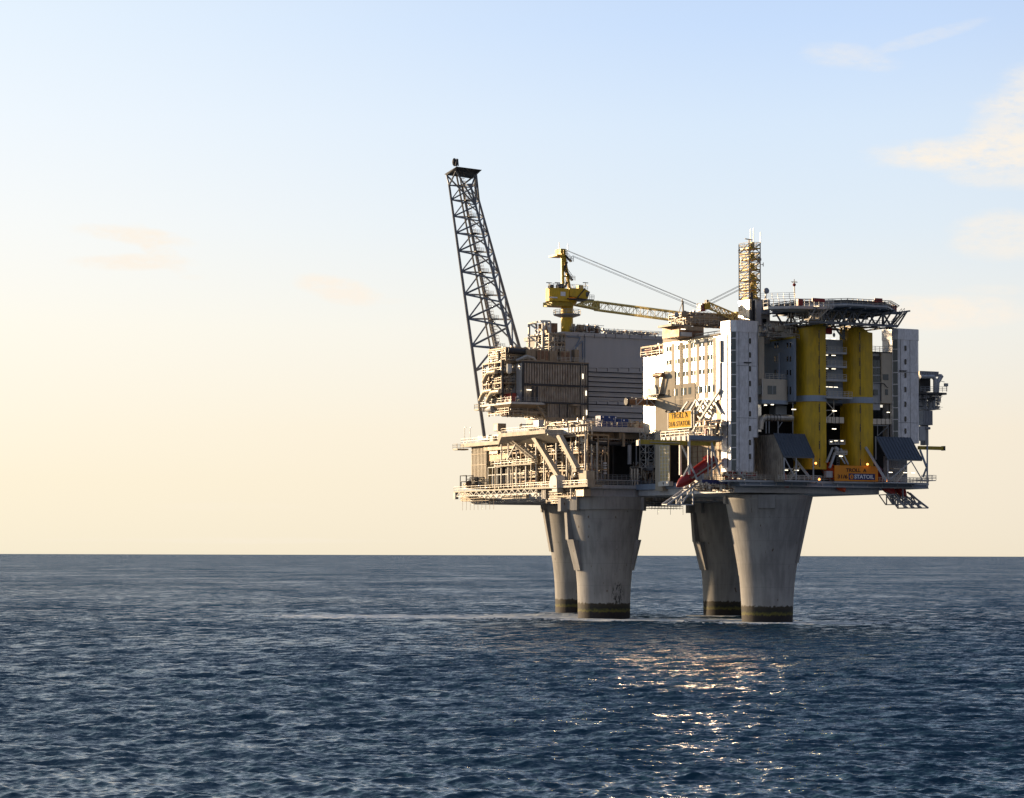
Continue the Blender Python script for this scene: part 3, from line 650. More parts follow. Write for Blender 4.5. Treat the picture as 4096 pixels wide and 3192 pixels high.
# little side platforms near the corner
t = T('corner_platform', 'cream stepped platform with container at the near left corner of the deck', 'platform', PU(2340, 1950, -2))
t.part('floor', MB().sb(2105, 2350, 1944, 1952, -4.6, 4.2), 'cream'); t.part('railing', MB().rail([(-4.7, fu(2350, 1945, -4.6)[0], fu(2230, 1944, -4.6)[1]), (-4.7, fu(2105, 1945, -4.6)[0], fu(2230, 1944, -4.6)[1])], 1.2, 1.2, .07), 'rail')
t.part('cabin', MB().sb(2316, 2345, 1883, 1945, -3, 2.4), 'cream'); t.part('box', MB().sb(2292, 2335, 1956, 1985, -3, 2), 'pipew')
mb = MB(); 
for i in range(7): mb.sb(2198, 2232, 1960+i*7, 1963+i*7, -3.2, 2)
t.part('stair_treads', mb, 'cream'); mb = MB()
for x in (2146, 2170, 2176, 2182, 2284): p = PU(x, 1930, -3.6); q = PU(x, 1995, -3.6); t.part('post', MB().bar(p, q, .3), 'white')
t = T('underdeck_skid', 'pipe skid hanging under the near left corner of the deck', 'process pipework', PU(2240, 2010, -2))
wa = fu(2300, 1990, -2.5)[0]; wb = fu(2195, 1990, -2.5)[0]
clutter(t, (-3, 0, wa, wb, zb-1.5, zt-.8), 34, 55, rmax=.2, bays=(1, 3), decks=2, small=40)
# ------------------------------------------------------------------ dark open bay facing the viewer (w = 0)
zl = zt
t = T('open_bay_floor', 'railed lower walkway across the dark open bay', 'walkway', (10, 0, zt))
for (x0, x1, y) in ((2395, 2560, 1917), (2360, 2620, 1941)):
    ua, z = fv(x0, y, -.5); ub, _ = fv(x1, y, -.5); t.part('floor', MB().box(ua, ub, -.5, 3, z-.3, z), 'grey')
    t.part('railing', MB().rail([(ua, -.5, z), (ub, -.5, z)], 1.2, 1.4, .06), 'raild')
t = T('pillar_row', 'slender columns standing in the dark open bay', 'steel posts', (12, 1, zt))
for x, y0, y1, m, r_ in ((2388, 1770, 1925, 'rail', .2), (2368, 1790, 1900, 'grey', .15), (2342, 1722, 1950, 'rail', .22), (2495, 1735, 1786, 'beige', .35), (2518, 1780, 1857, 'grey', .5), (2545, 1775, 1860, 'grey', .15), (2585, 1950, 1973, 'lgrey', .4)):
    t.part('post', MB().tube(PV(x, y1, 0), PV(x, y0, 0), r_, 8), m)
t = T('striped_pillar', 'black and white banded column inside the dark open bay', 'column', PV(2420, 1925, 1))
t.part('core', MB().tube(PV(2420, 1925, 1), PV(2420, 1785, 1), .32, 10), 'beige')
mb = MB()
for i in range(5): mb.tube(PV(2420, 1855+i*10, 1), PV(2420, 1850+i*10, 1), .5, 12)
t.part('white_band', mb, 'whit')
t = T('bent_main_pipe', 'fat dark pipe with a round bend crossing the top of the open bay', 'pipe', PV(2420, 1768, .5))
pts = [PV(2350, 1735, 1)]+[PV(2350, 1752, 1), PV(2356, 1764, 1), PV(2368, 1772, 1), PV(2500, 1776, 1)]
t.part('pipe', MB().path(pts, .55, 12), 'dark'); t.part('hanger', MB().fb(2490, 1+2495, 1737, 1786, .3, .5), 'beige')
t.part('thin_pipe', MB().tube(PV(2380, 1755, .6), PV(2500, 1758, .6), .1, 6), 'pipe')
t = T('riser_group', 'three silver flanged risers standing on the walkway of the open bay', 'pipes', PV(2540, 1915, -.3))
for x in (2528, 2539, 2550): t.part('riser', MB().tube(PV(x, 1915, -.3), PV(x, 1874, -.3), .33, 10).tube(PV(x, 1897, -.3), PV(x, 1894, -.3), .5, 10).tube(PV(x, 1941, -.3), PV(x, 1917, -.3), .22, 8), 'pipe')
t = T('bay_pipework', 'dim pipework at both sides of the dark open bay', 'process pipework', (6, 6, zt))
ua, ub = fv(2350, 1850, 1)[0], fv(2392, 1850, 1)[0]; clutter(t, (ua, ub, 2, 6, zt, zu-1), 30, 61, frame=False, small=60, rmax=.25)
ua, ub = fv(2560, 1850, 2)[0], fv(2640, 1850, 2)[0]; clutter(t, (ua, ub, 2, 8, zt, zt+6), 26, 62, frame=False, small=50, rmax=.2, boxes=3)
ua, ub = fv(2380, 1850, 2)[0], fv(2600, 1850, 2)[0]; clutter(t, (ua, ub, 3, 10, zu-4, zu-1), 22, 63, frame=False, small=60, rmax=.25)
a = fv(2583, 1800, -3)[0]; b = fv(2618, 1800, -3)[0]; z0 = fv(2600, 1870, -3)[1]; z1 = fv(2600, 1718, -3)[1]
t = T('lattice_tower', 'thin grey lattice tower left of the tall accommodation column', 'lattice tower', ((a+b)/2, -3, z0))
t.part('lattice', MB().lattice([(a, -3, z0), (b, -3, z0), (b, 0, z0), (a, 0, z0)], [(a, -3, z1), (b, -3, z1), (b, 0, z1), (a, 0, z1)], 5, .12, .08), 'rail')
# ------------------------------------------------------------------ upper deck
zu0 = fv(2480, 1728, 0)[1]; zu1 = fv(2480, 1708, 0)[1]
t = T('upper_deck', 'upper steel deck with blue-grey edge girder above the open bay', 'platform deck', (20, 20, zu0))
t.part('deck_plate', MB().prism([(-1, 0), (58, 0), (58, 62), (-1, 62)], zu0, zu1), 'lgrey')
t.part('under_beam', MB().box(2, 40, 3, 4, zu0-1.6, zu0).box(2, 40, 12.7, 13.5, zu0-1.6, zu0).box(9, 10.4, .5, 60, zu0-1.7, zu0-.1), 'beige')
a = PU(2220, 1722, -1); wn = fu(2002, 1715, -9)[0]
P = [(-1, 1), (-1, 36), (-6, 40), (-8.5, 30), (-7.5, 12), (-1, 1)]
wc = [fu(x, 1712, u)[0] for x, u in ((2225, -2), (2180, -5), (2005, -6), (1990, -1))]
t.part('cantilever_plate', MB().prism([(-1, wc[0]-2), (-1, wc[3]), (-6, wc[2]), (-5, wc[1])], lambda u, w: zu0-.1-(.0 if u < -3 else 2.2), lambda u, w: zu0+.9), 'cream')
t.part('railing', MB().rail([(-1, 0, zu1), (58, 0, zu1)], 1.2, 1.5, .06).rail([(-5, wc[1], zu0+.9), (-6, wc[2], zu0+.9), (-1, wc[3], zu0+.9)], 1.2, 1.1, .045), 'rail')
mb = MB()
for x in (2275, 2287, 2300, 2313, 2325, 2337, 2352, 2368): mb.tube(PV(x, 1738, -.7), PV(x, 1700, -.7), .2, 7)
mb.tube(PV(2190, 1738, -.7), PV(2300, 1736, -.7), .2, 7)
t.part('hanging_pipe', mb, 'pipe'); t.part('junction_box', MB().fb(2282, 2299, 1697, 1706, -1, .7).fb(2318, 2345, 1697, 1705, -1, .7), 'beige')
t = T('side_deck', 'long railed deck above the ochre wall at the left end', 'platform deck', (0, 62, zu0-3))
wa = fu(2045, 1772, -2.4)[0]; wb = fu(1843, 1778, -2.4)[0]; z = fu(1910, 1770, -2.4)[1]; z2 = fu(1910, 1784, -2.4)[1]
t.part('girder', MB().box(-2.4, 10, wa, wb, z2, z), 'cream'); t.part('railing', MB().rail([(-2.4, wa, z), (-2.4, wb, z), (2, wb, z)], 1.35, 1.1, .045), 'rail')
t.part('low_girder', MB().box(-1.2, 8, wa-14, wb-12, z2-1.4, z2-.01), 'beige')
mb = MB().box(-3.4, 0, wb, wb+3, z2-.7, z2-.3); mb.rail([(-3.4, wb, z2-.3), (-3.4, wb+3, z2-.3), (0, wb+3, z2-.3)], 1.3, 1.3, .06); t.part('end_landing', mb, 'cream')
mb = MB()
for x in (1858, 1880): p = PU(x, 1765, -2); mb.bar(p, (p[0], p[1], p[2]+3.8), .13); mb.bar((p[0], p[1], p[2]+3.8), (p[0], p[1]-.8, p[2]+3.8), .2)
t.part('lamp_post', mb, 'raild')
mb = MB().box(-2, 1.5, wb-19, wb-17, z, z+1.5).tube((-2.2, wb-28, z+.2), (-2.2, wb-24, z+3), 1.1, 12); t.part('winch', mb, 'white')
t = T('equipment_cabinet', 'grey-brown cabinet at the left end of the triangular deck plate', 'cabinet', PU(1982, 1725, -6))
t.part('body', MB().sb(1974, 1992, 1694, 1724, -6, 2.4), 'beige'); t.part('door', MB().sb(1976, 1990, 1697, 1722, -6.05, .05), 'grey')
t = T('equipment_cabinet', 'white-topped pale cabinet near the right tip of the triangular deck plate', 'cabinet', PV(2165, 1708, 2))
t.part('body', MB().fb(2155, 2176, 1680, 1707, 3, 3), 'lgrey'); t.part('door', MB().fb(2157, 2174, 1683, 1705, 2.95, .05), 'white')
# ------------------------------------------------------------------ brown corrugated module
WM = 35
uL, _ = fv(2094, 1500, WM); uR, _ = fv(2350, 1500, WM); zt1 = fv(2220, 1449, WM)[1]; zm1 = fv(2220, 1541, WM)[1]; zm2 = fv(2220, 1611, WM)[1]; zb3 = fv(2270, 1672, WM)[1]
t = T('corrugated_module', 'large weathered brown corrugated module with three storeys', 'process module', ((uL+uR)/2, WM+6, zb3))
t.part('body', MB().box(uL+.1, uR-.1, WM+.35, WM+14, zm2-.3, zt1-.05), 'brown')
uS = fv(2190, 1640, WM)[0]; t.part('lower_body', MB().box(uS, uR, WM+.35, WM+13, zb3, zm2-.3), 'brown')
t.part('upper_cladding', MB().corr((uL, WM+.3), (uR, WM+.3), zm1+.3, zt1-.5, .78, .34), 'brown')
t.part('middle_cladding', MB().corr((uL, WM+.25), (uR, WM+.25), zm2+.2, zm1-.3, .52, .22), 'brown')
t.part('lower_cladding', MB().corr((uS, WM+.25), (uR, WM+.25), zb3, zm2-.2, .5, .2), 'brown')
t.part('side_cladding', MB().corr((uL-.02, WM+14), (uL-.02, WM+.4), zm2+.2, zt1-.5, .6, .25, (-1, 0)), 'alu')
mb = MB()
for z in (zt1-.5, zm1-.3, zm2-.3): mb.box(uL-.3, uR+.2, WM-.2, WM+.34, z, z+.5)
mb.box(uL-.35, uL+.15, WM-.25, WM+.3, zm2, zt1+.1); mb.box(uR-2.2, uR-2, WM-.15, WM+.3, zb3, zt1); mb.box(uR, uR+.3, WM-.1, WM+.3, zb3, zt1)
t.part('trim', mb, 'dark'); t.part('base_beam', MB().fb(2192, 2362, 1671, 1686, WM-.4, 3), 'beige')
mb = MB()
for x0, x1, y0, y1 in ((2127, 2135, 1545, 1608), (2145, 2153, 1545, 1608), (2238, 2240, 1615, 1670), (2270, 2272, 1615, 1670)): t.part('dark_post', MB().fb(x0, x1, y0, y1, WM-.25, .2), 'dark')
t.part('vent_hood', MB().fb(2293, 2322, 1617, 1624, WM-2, 2).fb(2303, 2318, 1630, 1661, WM-.6, .8), 'beige')
t.part('roof_slab', MB().box(uL-.4, uR+.4, WM-.3, WM+14.3, zt1-.04, zt1+.25), 'beige')
t.part('roof_railing', MB().rail([(fv(2230, 1445, WM)[0], WM, zt1+.25), (uR, WM, zt1+.25)], 1.2, 1.3, .06), 'rail'); mb = MB(); mb.rail([(uL, WM+.2, zt1+.25), (fv(2120, 1445, WM)[0], WM+.2, zt1+.25)], 1.2, 1.3, .06); t.part('roof_railing', mb, 'rail')
mb = MB()
for x, y0, y1 in ((2331, 1495, 1515), (2344, 1563, 1582), (2346, 1640, 1660)): mb.fb(x, x+2.4, y0, y1, WM-.5, .2)
mb.fb(2108, 2126, 1558, 1561, WM-.5, .2); t.part('light_tube', mb, 'tube')
mb = MB().ladder((fv(2327, 1500, WM)[0], WM-.4, zm2), (fv(2327, 1500, WM)[0], WM-.4, zt1+1.5), .8); t.part('ladder', mb, 'rail')
# things on its roof
for i, (x0, x1, y0, lab) in enumerate(((2108, 2143, 1398, 'leftmost tall beige box on the brown module roof'), (2147, 2195, 1398, 'widest beige box on the brown module roof, second from the left'), (2198, 2228, 1403, 'third beige box along the brown module roof'), (2242, 2280, 1403, 'low beige box at the middle of the brown module roof'), (2300, 2316, 1398, 'small beige box near the right end of the brown module roof'))):
    ua, ub = fv(x0, 1420, WM+1)[0], fv(x1, 1420, WM+1)[0]; zz = fv(x0, y0, WM+1)[1]
    t = T('roof_unit', lab, 'equipment box', ((ua+ub)/2, WM+3, zt1+.25), 'boxes standing on the brown module')
    t.part('casing', MB().box(ua, ub, WM+1, WM+5, zt1+.25, zz), 'beige')
    mb = MB(); nn = max(1, int((ub-ua)/1.1))
    for q in range(nn): a = ua+(ub-ua)*(q+.1)/nn; mb.box(a, a+(ub-ua)/nn*.75, WM+.93, WM+1, zt1+.5+.3*(q % 2), zz-.35)
    t.part('panel', mb, 'pipeb' if i % 2 else 'beige')
    mb = MB()
    for q in range(3): a = ua+(ub-ua)*rnd.random(); mb.tube((a, WM+1.5, zz), (a, WM+1.5, zz+.7), .15, 6)
    t.part('vent', mb, 'pipe')
t = T('roof_pipework', 'knot of bright pipes on top of the brown module', 'process pipework', (8, WM+6, zt1))
clutter(t, (uL-3, uR-2, WM+4, WM+10, zt1+.3, zt1+3.6), 60, 71, frame=False, rmax=.25, small=90, boxes=6, vessels=3)
t = T('roof_tank', 'blue-grey round tank at the right end of the brown module roof', 'tank', (uR-1.5, WM+4, zt1+.25))
t.part('drum', MB().tube((uR-1.8, WM+2, zt1+1.2), (uR-1.8, WM+6, zt1+1.2), 1.1, 16), 'grey'); t.part('saddle', MB().box(uR-2.6, uR-1, WM+2.5, WM+5.5, zt1+.25, zt1+.6), 'dark')
# ------------------------------------------------------------------ left pipe tower beside the module
UT = uL-.8
za = fv(2044, 1606, WM-2)[1]
uK = fv(2044, 1600, WM-2)[0]
wK = fu(1921, 1612, uK)[0]
t = T('cantilever_deck', 'railed cantilever deck under the red container', 'platform deck', (uK, WM+6, za))
t.part('floor', MB().prism([(uK, WM-2), (fv(2166, 1605, WM-2)[0], WM-2), (fv(2166, 1605, WM-2)[0]+3, WM+1), (uL+1, wK), (uK, wK)], za-.55, za), 'white')
t.part('support', MB().hexa([(uK+1, WM+1, za-1.5), (uL+5, WM+1, za-1.5), (uL+5, wK-2, za-1.5), (uK+1, wK-2, za-1.5), (uK+.2, WM-1.6, za-.55), (uL+7, WM-1.6, za-.55), (uL+7, wK, za-.55), (uK+.2, wK, za-.55)]), 'beige')
t.part('railing', MB().rail([(fv(2166, 1605, WM-2)[0], WM-1.9, za), (uK, WM-1.9, za), (uK, wK, za)], 1.25, 1.4, .045), 'raild')
t.part('end_landing', MB().box(uK-.5, uK+3, wK, wK+2.6, za-1.4, za-1).rail([(uK-.5, wK, za-1), (uK-.5, wK+2.6, za-1), (uK+3, wK+2.6, za-1)], 1.3, 1.3, .07), 'cream')
a = PV(2165, 1612, WM-1); t.part('knee_brace', MB().bar(PV(2147, 1617, WM-1), PV(2185, 1676, WM), .5), 'beige')
t = T('red_container', 'small red container on the railed cantilever deck', 'container', (uK+1.5, WM+2, za))
wA2, wB2 = WM-.2, fu(2000, 1580, uK+1)[0]
ub = fv(2066, 1580, WM-.2)[0]; zr = za+2.35
t.part('body', MB().box(uK+1, ub, wA2, wB2-1, za, zr), 'red'); t.part('door', MB().box(uK+1.6, ub-.3, wA2-.06, wA2, za+.2, zr-.2), 'red')
t.part('frame', MB().box(uK+.95, uK+1.15, wA2-.1, wA2+.1, za, zr+.05).box(ub-.1, ub+.05, wA2-.1, wA2+.1, za, zr+.05), 'dark'); t.part('notice', MB().box(uK+2.6, uK+3.1, wA2-.1, wA2-.06, za+1.2, za+1.7), 'whit')
t = T('pipe_tower', 'open pipe tower of scaffolding and vessels left of the brown module', 'process pipework', (uK+2, WM+10, za))
wT = fu(1930, 1520, uK)[0]; zT = fu(1980, 1447, uK)[1]
clutter(t, (uK+.2, uL-.2, WM+4, wT, za, zT), 90, 81, rmax=.3, vessels=6, bays=(2, 3), decks=4, small=140, boxes=7)
t.part('silencer', MB().tube(PU(2000, 1545, uK+1), PU(2000, 1410, uK+1), .6, 10).tube(PU(2010, 1590, uK), PU(2010, 1440, uK), .35, 8), 'dark')
mb = MB()
for x, y in ((1960, 1490), (1946, 1565), (1975, 1568)):
    a = np.array(PU(x, y, uK-1)); mb.path([a+(0, 3.6, -2.2), a+(0, 2.4, -1.0), a+(0, 1.2, -.2), a, a+(0, -3.5, 0)], .62, 12)
t.part('elbow_duct', mb, 'pipew'); a = np.array(PU(2037, 1485, uK)); t.part('drum', MB().tube(a, a+(0, 0, 1.9), .7, 12).ball(a, .7), 'white')
t = T('roof_pipework', 'upper tangle of pipes and scaffold over the pipe tower', 'process pipework', (uK+2, WM+8, zT))
clutter(t, (uK+1, uL+2.5, WM+3, WM+13, zT, zt1+3.8), 70, 82, rmax=.4, bays=(2, 2), decks=2, small=120, vessels=2, mats=('pipeb', 'pipe', 'pipew'))
mb = MB().path([(uK+1.5, WM+2.5, zt1+2.8), (uL+7, WM+2.5, zt1+2.6)], .75, 12); t.part('fat_pipe', mb, 'dark')
t.part('silver_bend', MB().path([(uL-1, WM+2, zt1+.2), (uL+1.5, WM+1, zt1+1.3), (uL+3.4, WM+1, zt1+.9), (uL+4.2, WM+1, zt1)], .5, 12), 'pipe')
t = T('hanging_pipework', 'sloping bundle of pipework hanging under the cantilever deck', 'process pipework', (uK+3, WM+6, za-3))
z0 = fv(2150, 1700, WM)[1]
clutter(t, (uK+1, uS, WM+1, WM+13, z0+2.6, za-.8), 90, 83, rmax=.22, bays=(2, 3), decks=2, small=160, vessels=3)
clutter(t, (uK+2.5, uS+2, WM-16, WM+4, zu1, zu1+2.4), 10, 84, rmax=.2, frame=False, small=1)
t.part('white_vessel', MB().tube(PU(1958, 1638, uK+.5), PU(1972, 1632, uK+.5), .9, 14).ball(PU(1935, 1640, uK+.5), .55).ball(PU(1958, 1638, uK+.5), .9).tube(PU(1945, 1640, uK+.5), PU(1958, 1638, uK+.5), .55), 'white')
t = T('deck_clutter', 'low equipment and valves scattered on the upper deck before the brown module', 'process pipework', (4, WM-12, zu1))
clutter(t, (-.5, 13, 3, WM-2, zu1, zu1+2.2), 60, 86, frame=False, rmax=.22, small=90, boxes=7)
# ------------------------------------------------------------------ grey hall
WH = 38
t = T('grey_hall', 'big plain grey hall wall with dark horizontal louvre gaps', 'process hall', (25, WH+6, zu1))
uA = fv(2255, 1500, WH)[0]; uB = fv(2700, 1500, WH)[0]; zA = fv(2500, 1340, WH)[1]
t.part('wall', MB().box(uA, uB, WH, WH+22, zu1, zA-.9), 'hall'); t.part('parapet', MB().box(uA-.6, uB, WH-.35, WH+22.3, zA-.9, zA+.1), 'hall')
mb = MB()
for y in (1491, 1510, 1530, 1549, 1569, 1589, 1620, 1649, 1671): z = fv(2450, y, WH)[1]; mb.box(fv(2352, y, WH)[0], uB-2, WH-.12, WH, z-.13, z+.13)
t.part('louvre_gap', mb, 'black')
mb = MB()
for y in (1500, 1520, 1540, 1560, 1580, 1604, 1635, 1660): z = fv(2450, y, WH)[1]; mb.box(fv(2352, y, WH)[0], uB-2, WH-.3, WH, z+.3, z+.42)
t.part('louvre_blade', mb, 'hall')
mb = MB()
for y in (1472, 1606):
    for i in range(6): mb.fb(2352+i*43, 2352+i*43+35, y, y+1, WH-.1, .1); mb.fb(2352+i*43+34, 2352+i*43+35.5, y, y+14, WH-.1, .1)
for x in (2312, 2338, 2378, 2424, 2462, 2519, 2567, 2622): mb.fb(x, x+1.2, 1337, 1352, WH-.45, .1)
t.part('panel_seam', mb, 'dark')
mb = MB(); mb.fb(2331, 2333.5, 1362, 1440, WH-.5, .4); mb.tube(PV(2330, 1364, WH-.4), PV(2295, 1400, WH-.4), .14, 6); mb.tube(PV(2295, 1400, WH-.4), PV(2286, 1440, WH-.4), .14, 6); mb.tube(PV(2322, 1350, WH-.4), PV(2296, 1400, WH-.4), .14, 6); mb.fb(2340, 2341.5, 1345, 1450, WH-.4, .3); mb.tube(PV(2322, 1350, WH-.4), PV(2268, 1345, WH-.4), .14)
t.part('down_pipe', mb, 'blueg')
t.part('roof_railing', MB().rail([(fv(2400, 1340, WH)[0], WH, zA+.1), (uB, WH, zA+.1)], 1.3, 1.3, .07), 'raild'); t.part('roof_railing', MB().rail([(uA+8, WH+6, zA+.1), (uB, WH+6, zA+.1)], 1.6, 2.2, .09), 'raild')
t = T('hall_roof_pipework', 'pipe bundles and small machines along the grey hall roof', 'process pipework', (25, WH+8, zA))
clutter(t, (fv(2310, 1340, WH)[0], fv(2420, 1340, WH)[0], WH+1, WH+6, zA+.1, zA+2.4), 40, 91, frame=False, small=60, boxes=4)
clutter(t, (fv(2420, 1340, WH)[0], uB-3, WH+2, WH+8, zA+.1, zA+1.6), 36, 92, frame=False, small=30, boxes=0, rmax=.2)
# stair / flare knock-out tower behind crane (white braced frame)
a, b = fv(2157, 1350, WH+4)[0], fv(2186, 1350, WH+4)[0]; z0, z1 = fv(2170, 1440, WH+4)[1], fv(2170, 1287, WH+4)[1]
t = T('braced_frame', 'white cross-braced frame with brown panels left of the yellow crane pedestal', 'steel frame', ((a+b)/2, WH+5, z0))
mb = MB()
for uu in (a, b):
    for ww in (WH+2, WH+10): mb.bar((uu, ww, z0), (uu, ww, z1), .5)
for k in range(4):
    z = z0+(z1-z0)*k/3
    for ww in (WH+2, WH+10): mb.bar((a, ww, z), (b, ww, z), .45)
    mb.bar((a, WH+2, z), (a, WH+10, z), .45)
    if k < 3: zz = z0+(z1-z0)*(k+1)/3; mb.bar((a, WH+2, z), (a, WH+10, zz), .35); mb.bar((b, WH+2, z), ((a+b)/2, WH+2, zz), .35); mb.bar(((a+b)/2, WH+2, zz), (a, WH+2, z), .35)
t.part('frame', mb, 'white'); t.part('panel', MB().box(b+.1, fv(2230, 1350, WH+4)[0], WH+4, WH+9, fv(2210, 1350, WH+4)[1], z1-.2), 'pipeb')
t = T('crane_base_pipework', 'bright pipe stacks around the foot of the yellow crane pedestal', 'process pipework', (fv(2225, 1380, WH)[0], WH+3, zt1))
clutter(t, (fv(2190, 1380, WH)[0], fv(2252, 1380, WH)[0], WH-1, WH+5, zt1+1, zt1+8), 80, 93, rmax=.22, vessels=2, bays=(2, 2), decks=3, small=120)
def plate(mb, P, d):                      # polygon P (3-D points, seen ccw or cw) extruded by vector d
    k = len(mb.v); n = len(P); d = np.array(d, float)
    mb.v += [tuple(p) for p in P]+[tuple(np.array(p)+d) for p in P]
    c = sum((np.cross(np.array(P[i])-P[0], np.array(P[i+1])-P[0]) for i in range(1, n-1)), np.zeros(3))
    if np.dot(c, d) > 0: mb.f += [tuple(k+i for i in reversed(range(n))), tuple(k+n+i for i in range(n))]; s = 1
    else: mb.f += [tuple(k+i for i in range(n)), tuple(k+n+i for i in reversed(range(n)))]; s = -1
    for i in range(n):
        j = (i+1) % n; q = (k+i, k+j, k+n+j, k+n+i); mb.f.append(q if s > 0 else q[::-1])
    return mb
def uplate(mb, pts, u, th): return plate(mb, [PU(x, y, u) for x, y in pts], (th, 0, 0))
def vplate(mb, pts, w, th): return plate(mb, [PV(x, y, w) for x, y in pts], (0, th, 0))
# ------------------------------------------------------------------ accommodation block, sunlit left wall
UF = ACU; wN = fu(2893, 1500, UF)[0]; wF = fu(2652, 1500, UF)[0]; wF2 = fu(2574, 1500, UF+.6)[0]
zR = fu(2800, 1352, UF)[1]; zB = fu(2760, 1733, UF)[1]
t = T('accommodation_block', 'tall pale accommodation block with sunlit window rows on its left wall', 'building', (16, -30, zB))
t.part('wall', MB().box(UF, UF+11, wN+.4, wF, zB, zR), 'facade')
zU = fu(2682, 1308, UF)[1]; t.part('roof_house', MB().box(UF-.05, UF+7, fu(2712, 1320, UF)[0], wF, zR+.01, zU), 'facade2')
mb = MB().box(UF+.6, UF+9, wF, wF2, fu(2612, 1735, UF+.6)[1], fu(2612, 1424, UF+.6)[1]); t.part('rear_wing', mb, 'facade')
mb = MB(); uplate(mb, [(2655, 1484), (2629, 1588), (2621, 1602), (2621, 1735), (2700, 1735), (2700, 1484)], UF-.2, .19); t.part('stepped_flank', mb, 'facade_shade')
t.part('corner_column', MB().sb(2621, 2651, 1735, 1963, UF-.2, 2.6), 'facade_shade')
zs = [fu(2737, y, UF)[1] for y in (1387, 1442, 1496)]; z4 = fu(2737, 1566, UF)[1]
mb = MB()
for x in (2691, 2725, 2758, 2791, 2824, 2858): wa = fu(x+6, 1450, UF)[0]; wb = fu(x-6, 1450, UF)[0]; mb.box(UF-.08, UF, wa, wb, z4-2.2, zR-.4)
t.part('beige_strip', mb, 'facade2')
t.part('lower_cladding', MB().box(UF-.14, UF-.003, fu(2782, 1640, UF)[0], wF, zB, fu(2737, 1535, UF)[1]), 'facade_shade')  # separate darker sheet stands in for patchy shade low on the wall
for z in zs:
    for x in (2671, 2680, 2704, 2714, 2737, 2747, 2769, 2779, 2803, 2813, 2836, 2846):
        w = fu(x, 1440, UF)[0]; t.part('cabin_window', MB().box(UF-.06, UF+.02, w-.4, w+.4, z-.62, z+.62), 'glassg')
for x0, x1 in ((2674, 2683), (2692, 2712), (2728, 2747), (2756, 2766), (2787, 2807), (2821, 2840), (2852, 2858)):
    wa = fu(x1, 1565, UF)[0]; wb = fu(x0, 1565, UF)[0]; o = t.part('large_window', MB().box(UF-.2, UF+.02, wa, wb, z4-.85, z4+.85), 'glassg')
    if x1-x0 > 15: t.part('mullion', MB().box(UF-.24, UF-.2, (wa+wb)/2-.06, (wa+wb)/2+.06, z4-.85, z4+.85), 'facade', o)
mb = MB()
for x in (2666, 2697, 2730, 2764, 2797, 2831): w = fu(x, 1450, UF)[0]; mb.box(UF-.1, UF-.02, w-.03, w+.03, z4-3, zR-.5)
for y in (1535, 1596): z = fu(2737, y, UF)[1]; mb.box(UF-.17, UF-.1, fu(2782, y, UF)[0], wF, z-.03, z+.03)
t.part('panel_joint', mb, 'beige')
t.part('ladder', MB().ladder(PU(2720, 1640, UF-.35), PU(2720, 1366, UF-.35), .7, (0, 1, 0), .07), 'dark')
t.part('wall_duct', MB().sb(2873, 2882, 1362, 1448, UF-.8, .8).sb(2875, 2881, 1450, 1590, UF-.6, .6), 'grey')
mb = MB().tube((UF-.3, wN+1, zR+.15), (UF-.3, fu(2715, 1360, UF)[0], zR+.15), .22, 8).tube((UF-.2, wN+1, zR+1.0), (UF-.2, fu(2715, 1360, UF)[0], zR+1.0), .12, 8)
mb.rail([(UF-.1, wN+1, zR), (UF-.1, fu(2712, 1360, UF)[0], zR)], 1.0, 1.6, .07); t.part('roof_pipe_rail', mb, 'cream')
mb = MB()
for a, b, c in ((2752, 2786, 2817), (2786, 2817, 2850), (2817, 2853, 2886)):
    mb.bar(PU(a, 1655, UF-.7), PU(b, 1598, UF-.7), .45); mb.bar(PU(b, 1598, UF-.7), PU(c, 1655, UF-.7), .45)
mb.bar(PU(2770, 1728, UF-1.4), PU(2880, 1560, UF-.7), .5); mb.bar(PU(2792, 1665, UF-.9), PU(2850, 1720, UF-.9), .4); mb.bar(PU(2720, 1650, UF-.8), PU(2752, 1606, UF-.8), .35)
t.part('zigzag_brace', mb, 'lgrey')
wing = t
t.part('shadow_sheet', MB().sb(2866, 2893, 1600, 1735, UF-.3, .28), 'pipeb')  # brown sheet proud of the wall, coloured as a shadow
# front of the lower part of the block: dark opening above the lifeboat
zP = fu(2756, 1757, 5)[1]; uc = fv(2756, 1757, -44)[0]
t = T('lifeboat_bay', 'dark open bay with orange-brown gridded back wall behind the sloping red lifeboat', 'open bay', (UF, -30, zr1))
wq = fu(2684, 1830, UF+1.5)[0]
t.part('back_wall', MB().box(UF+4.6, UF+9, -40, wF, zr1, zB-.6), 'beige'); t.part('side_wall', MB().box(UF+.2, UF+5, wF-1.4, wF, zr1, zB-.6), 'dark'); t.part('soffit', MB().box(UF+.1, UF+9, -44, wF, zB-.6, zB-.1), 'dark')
mb = MB()
for i in range(9): z = zr1+.8+i*1.35; mb.box(UF+4.5, UF+4.6, -40, wF, z, z+.1)
for i in range(9): w = -40+i*2.6; mb.box(UF+4.48, UF+4.6, w, w+.12, zr1, zB-.6)
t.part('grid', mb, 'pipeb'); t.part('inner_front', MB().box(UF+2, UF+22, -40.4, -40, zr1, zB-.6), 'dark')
t = T('glazed_screen', 'white-framed screen of glass squares coloured gold for sunlight beside the tall grey column', 'glazed screen', PU(2660, 1940, UF-.6))
wa, wb = fu(2678, 1850, UF-.6)[0], fu(2640, 1850, UF-.6)[0]; z0, z1 = fu(2660, 1925, UF-.6)[1], fu(2660, 1783, UF-.6)[1]
t.part('pane', MB().box(UF-.6, UF-.35, wa, wb, z0, z1), 'gold')  # ochre colour stands in for sunlight on the glass
mb = MB()
for i in range(4): w = wa+(wb-wa)*i/3; mb.box(UF-.72, UF-.6, w-.09, w+.09, z0, z1)
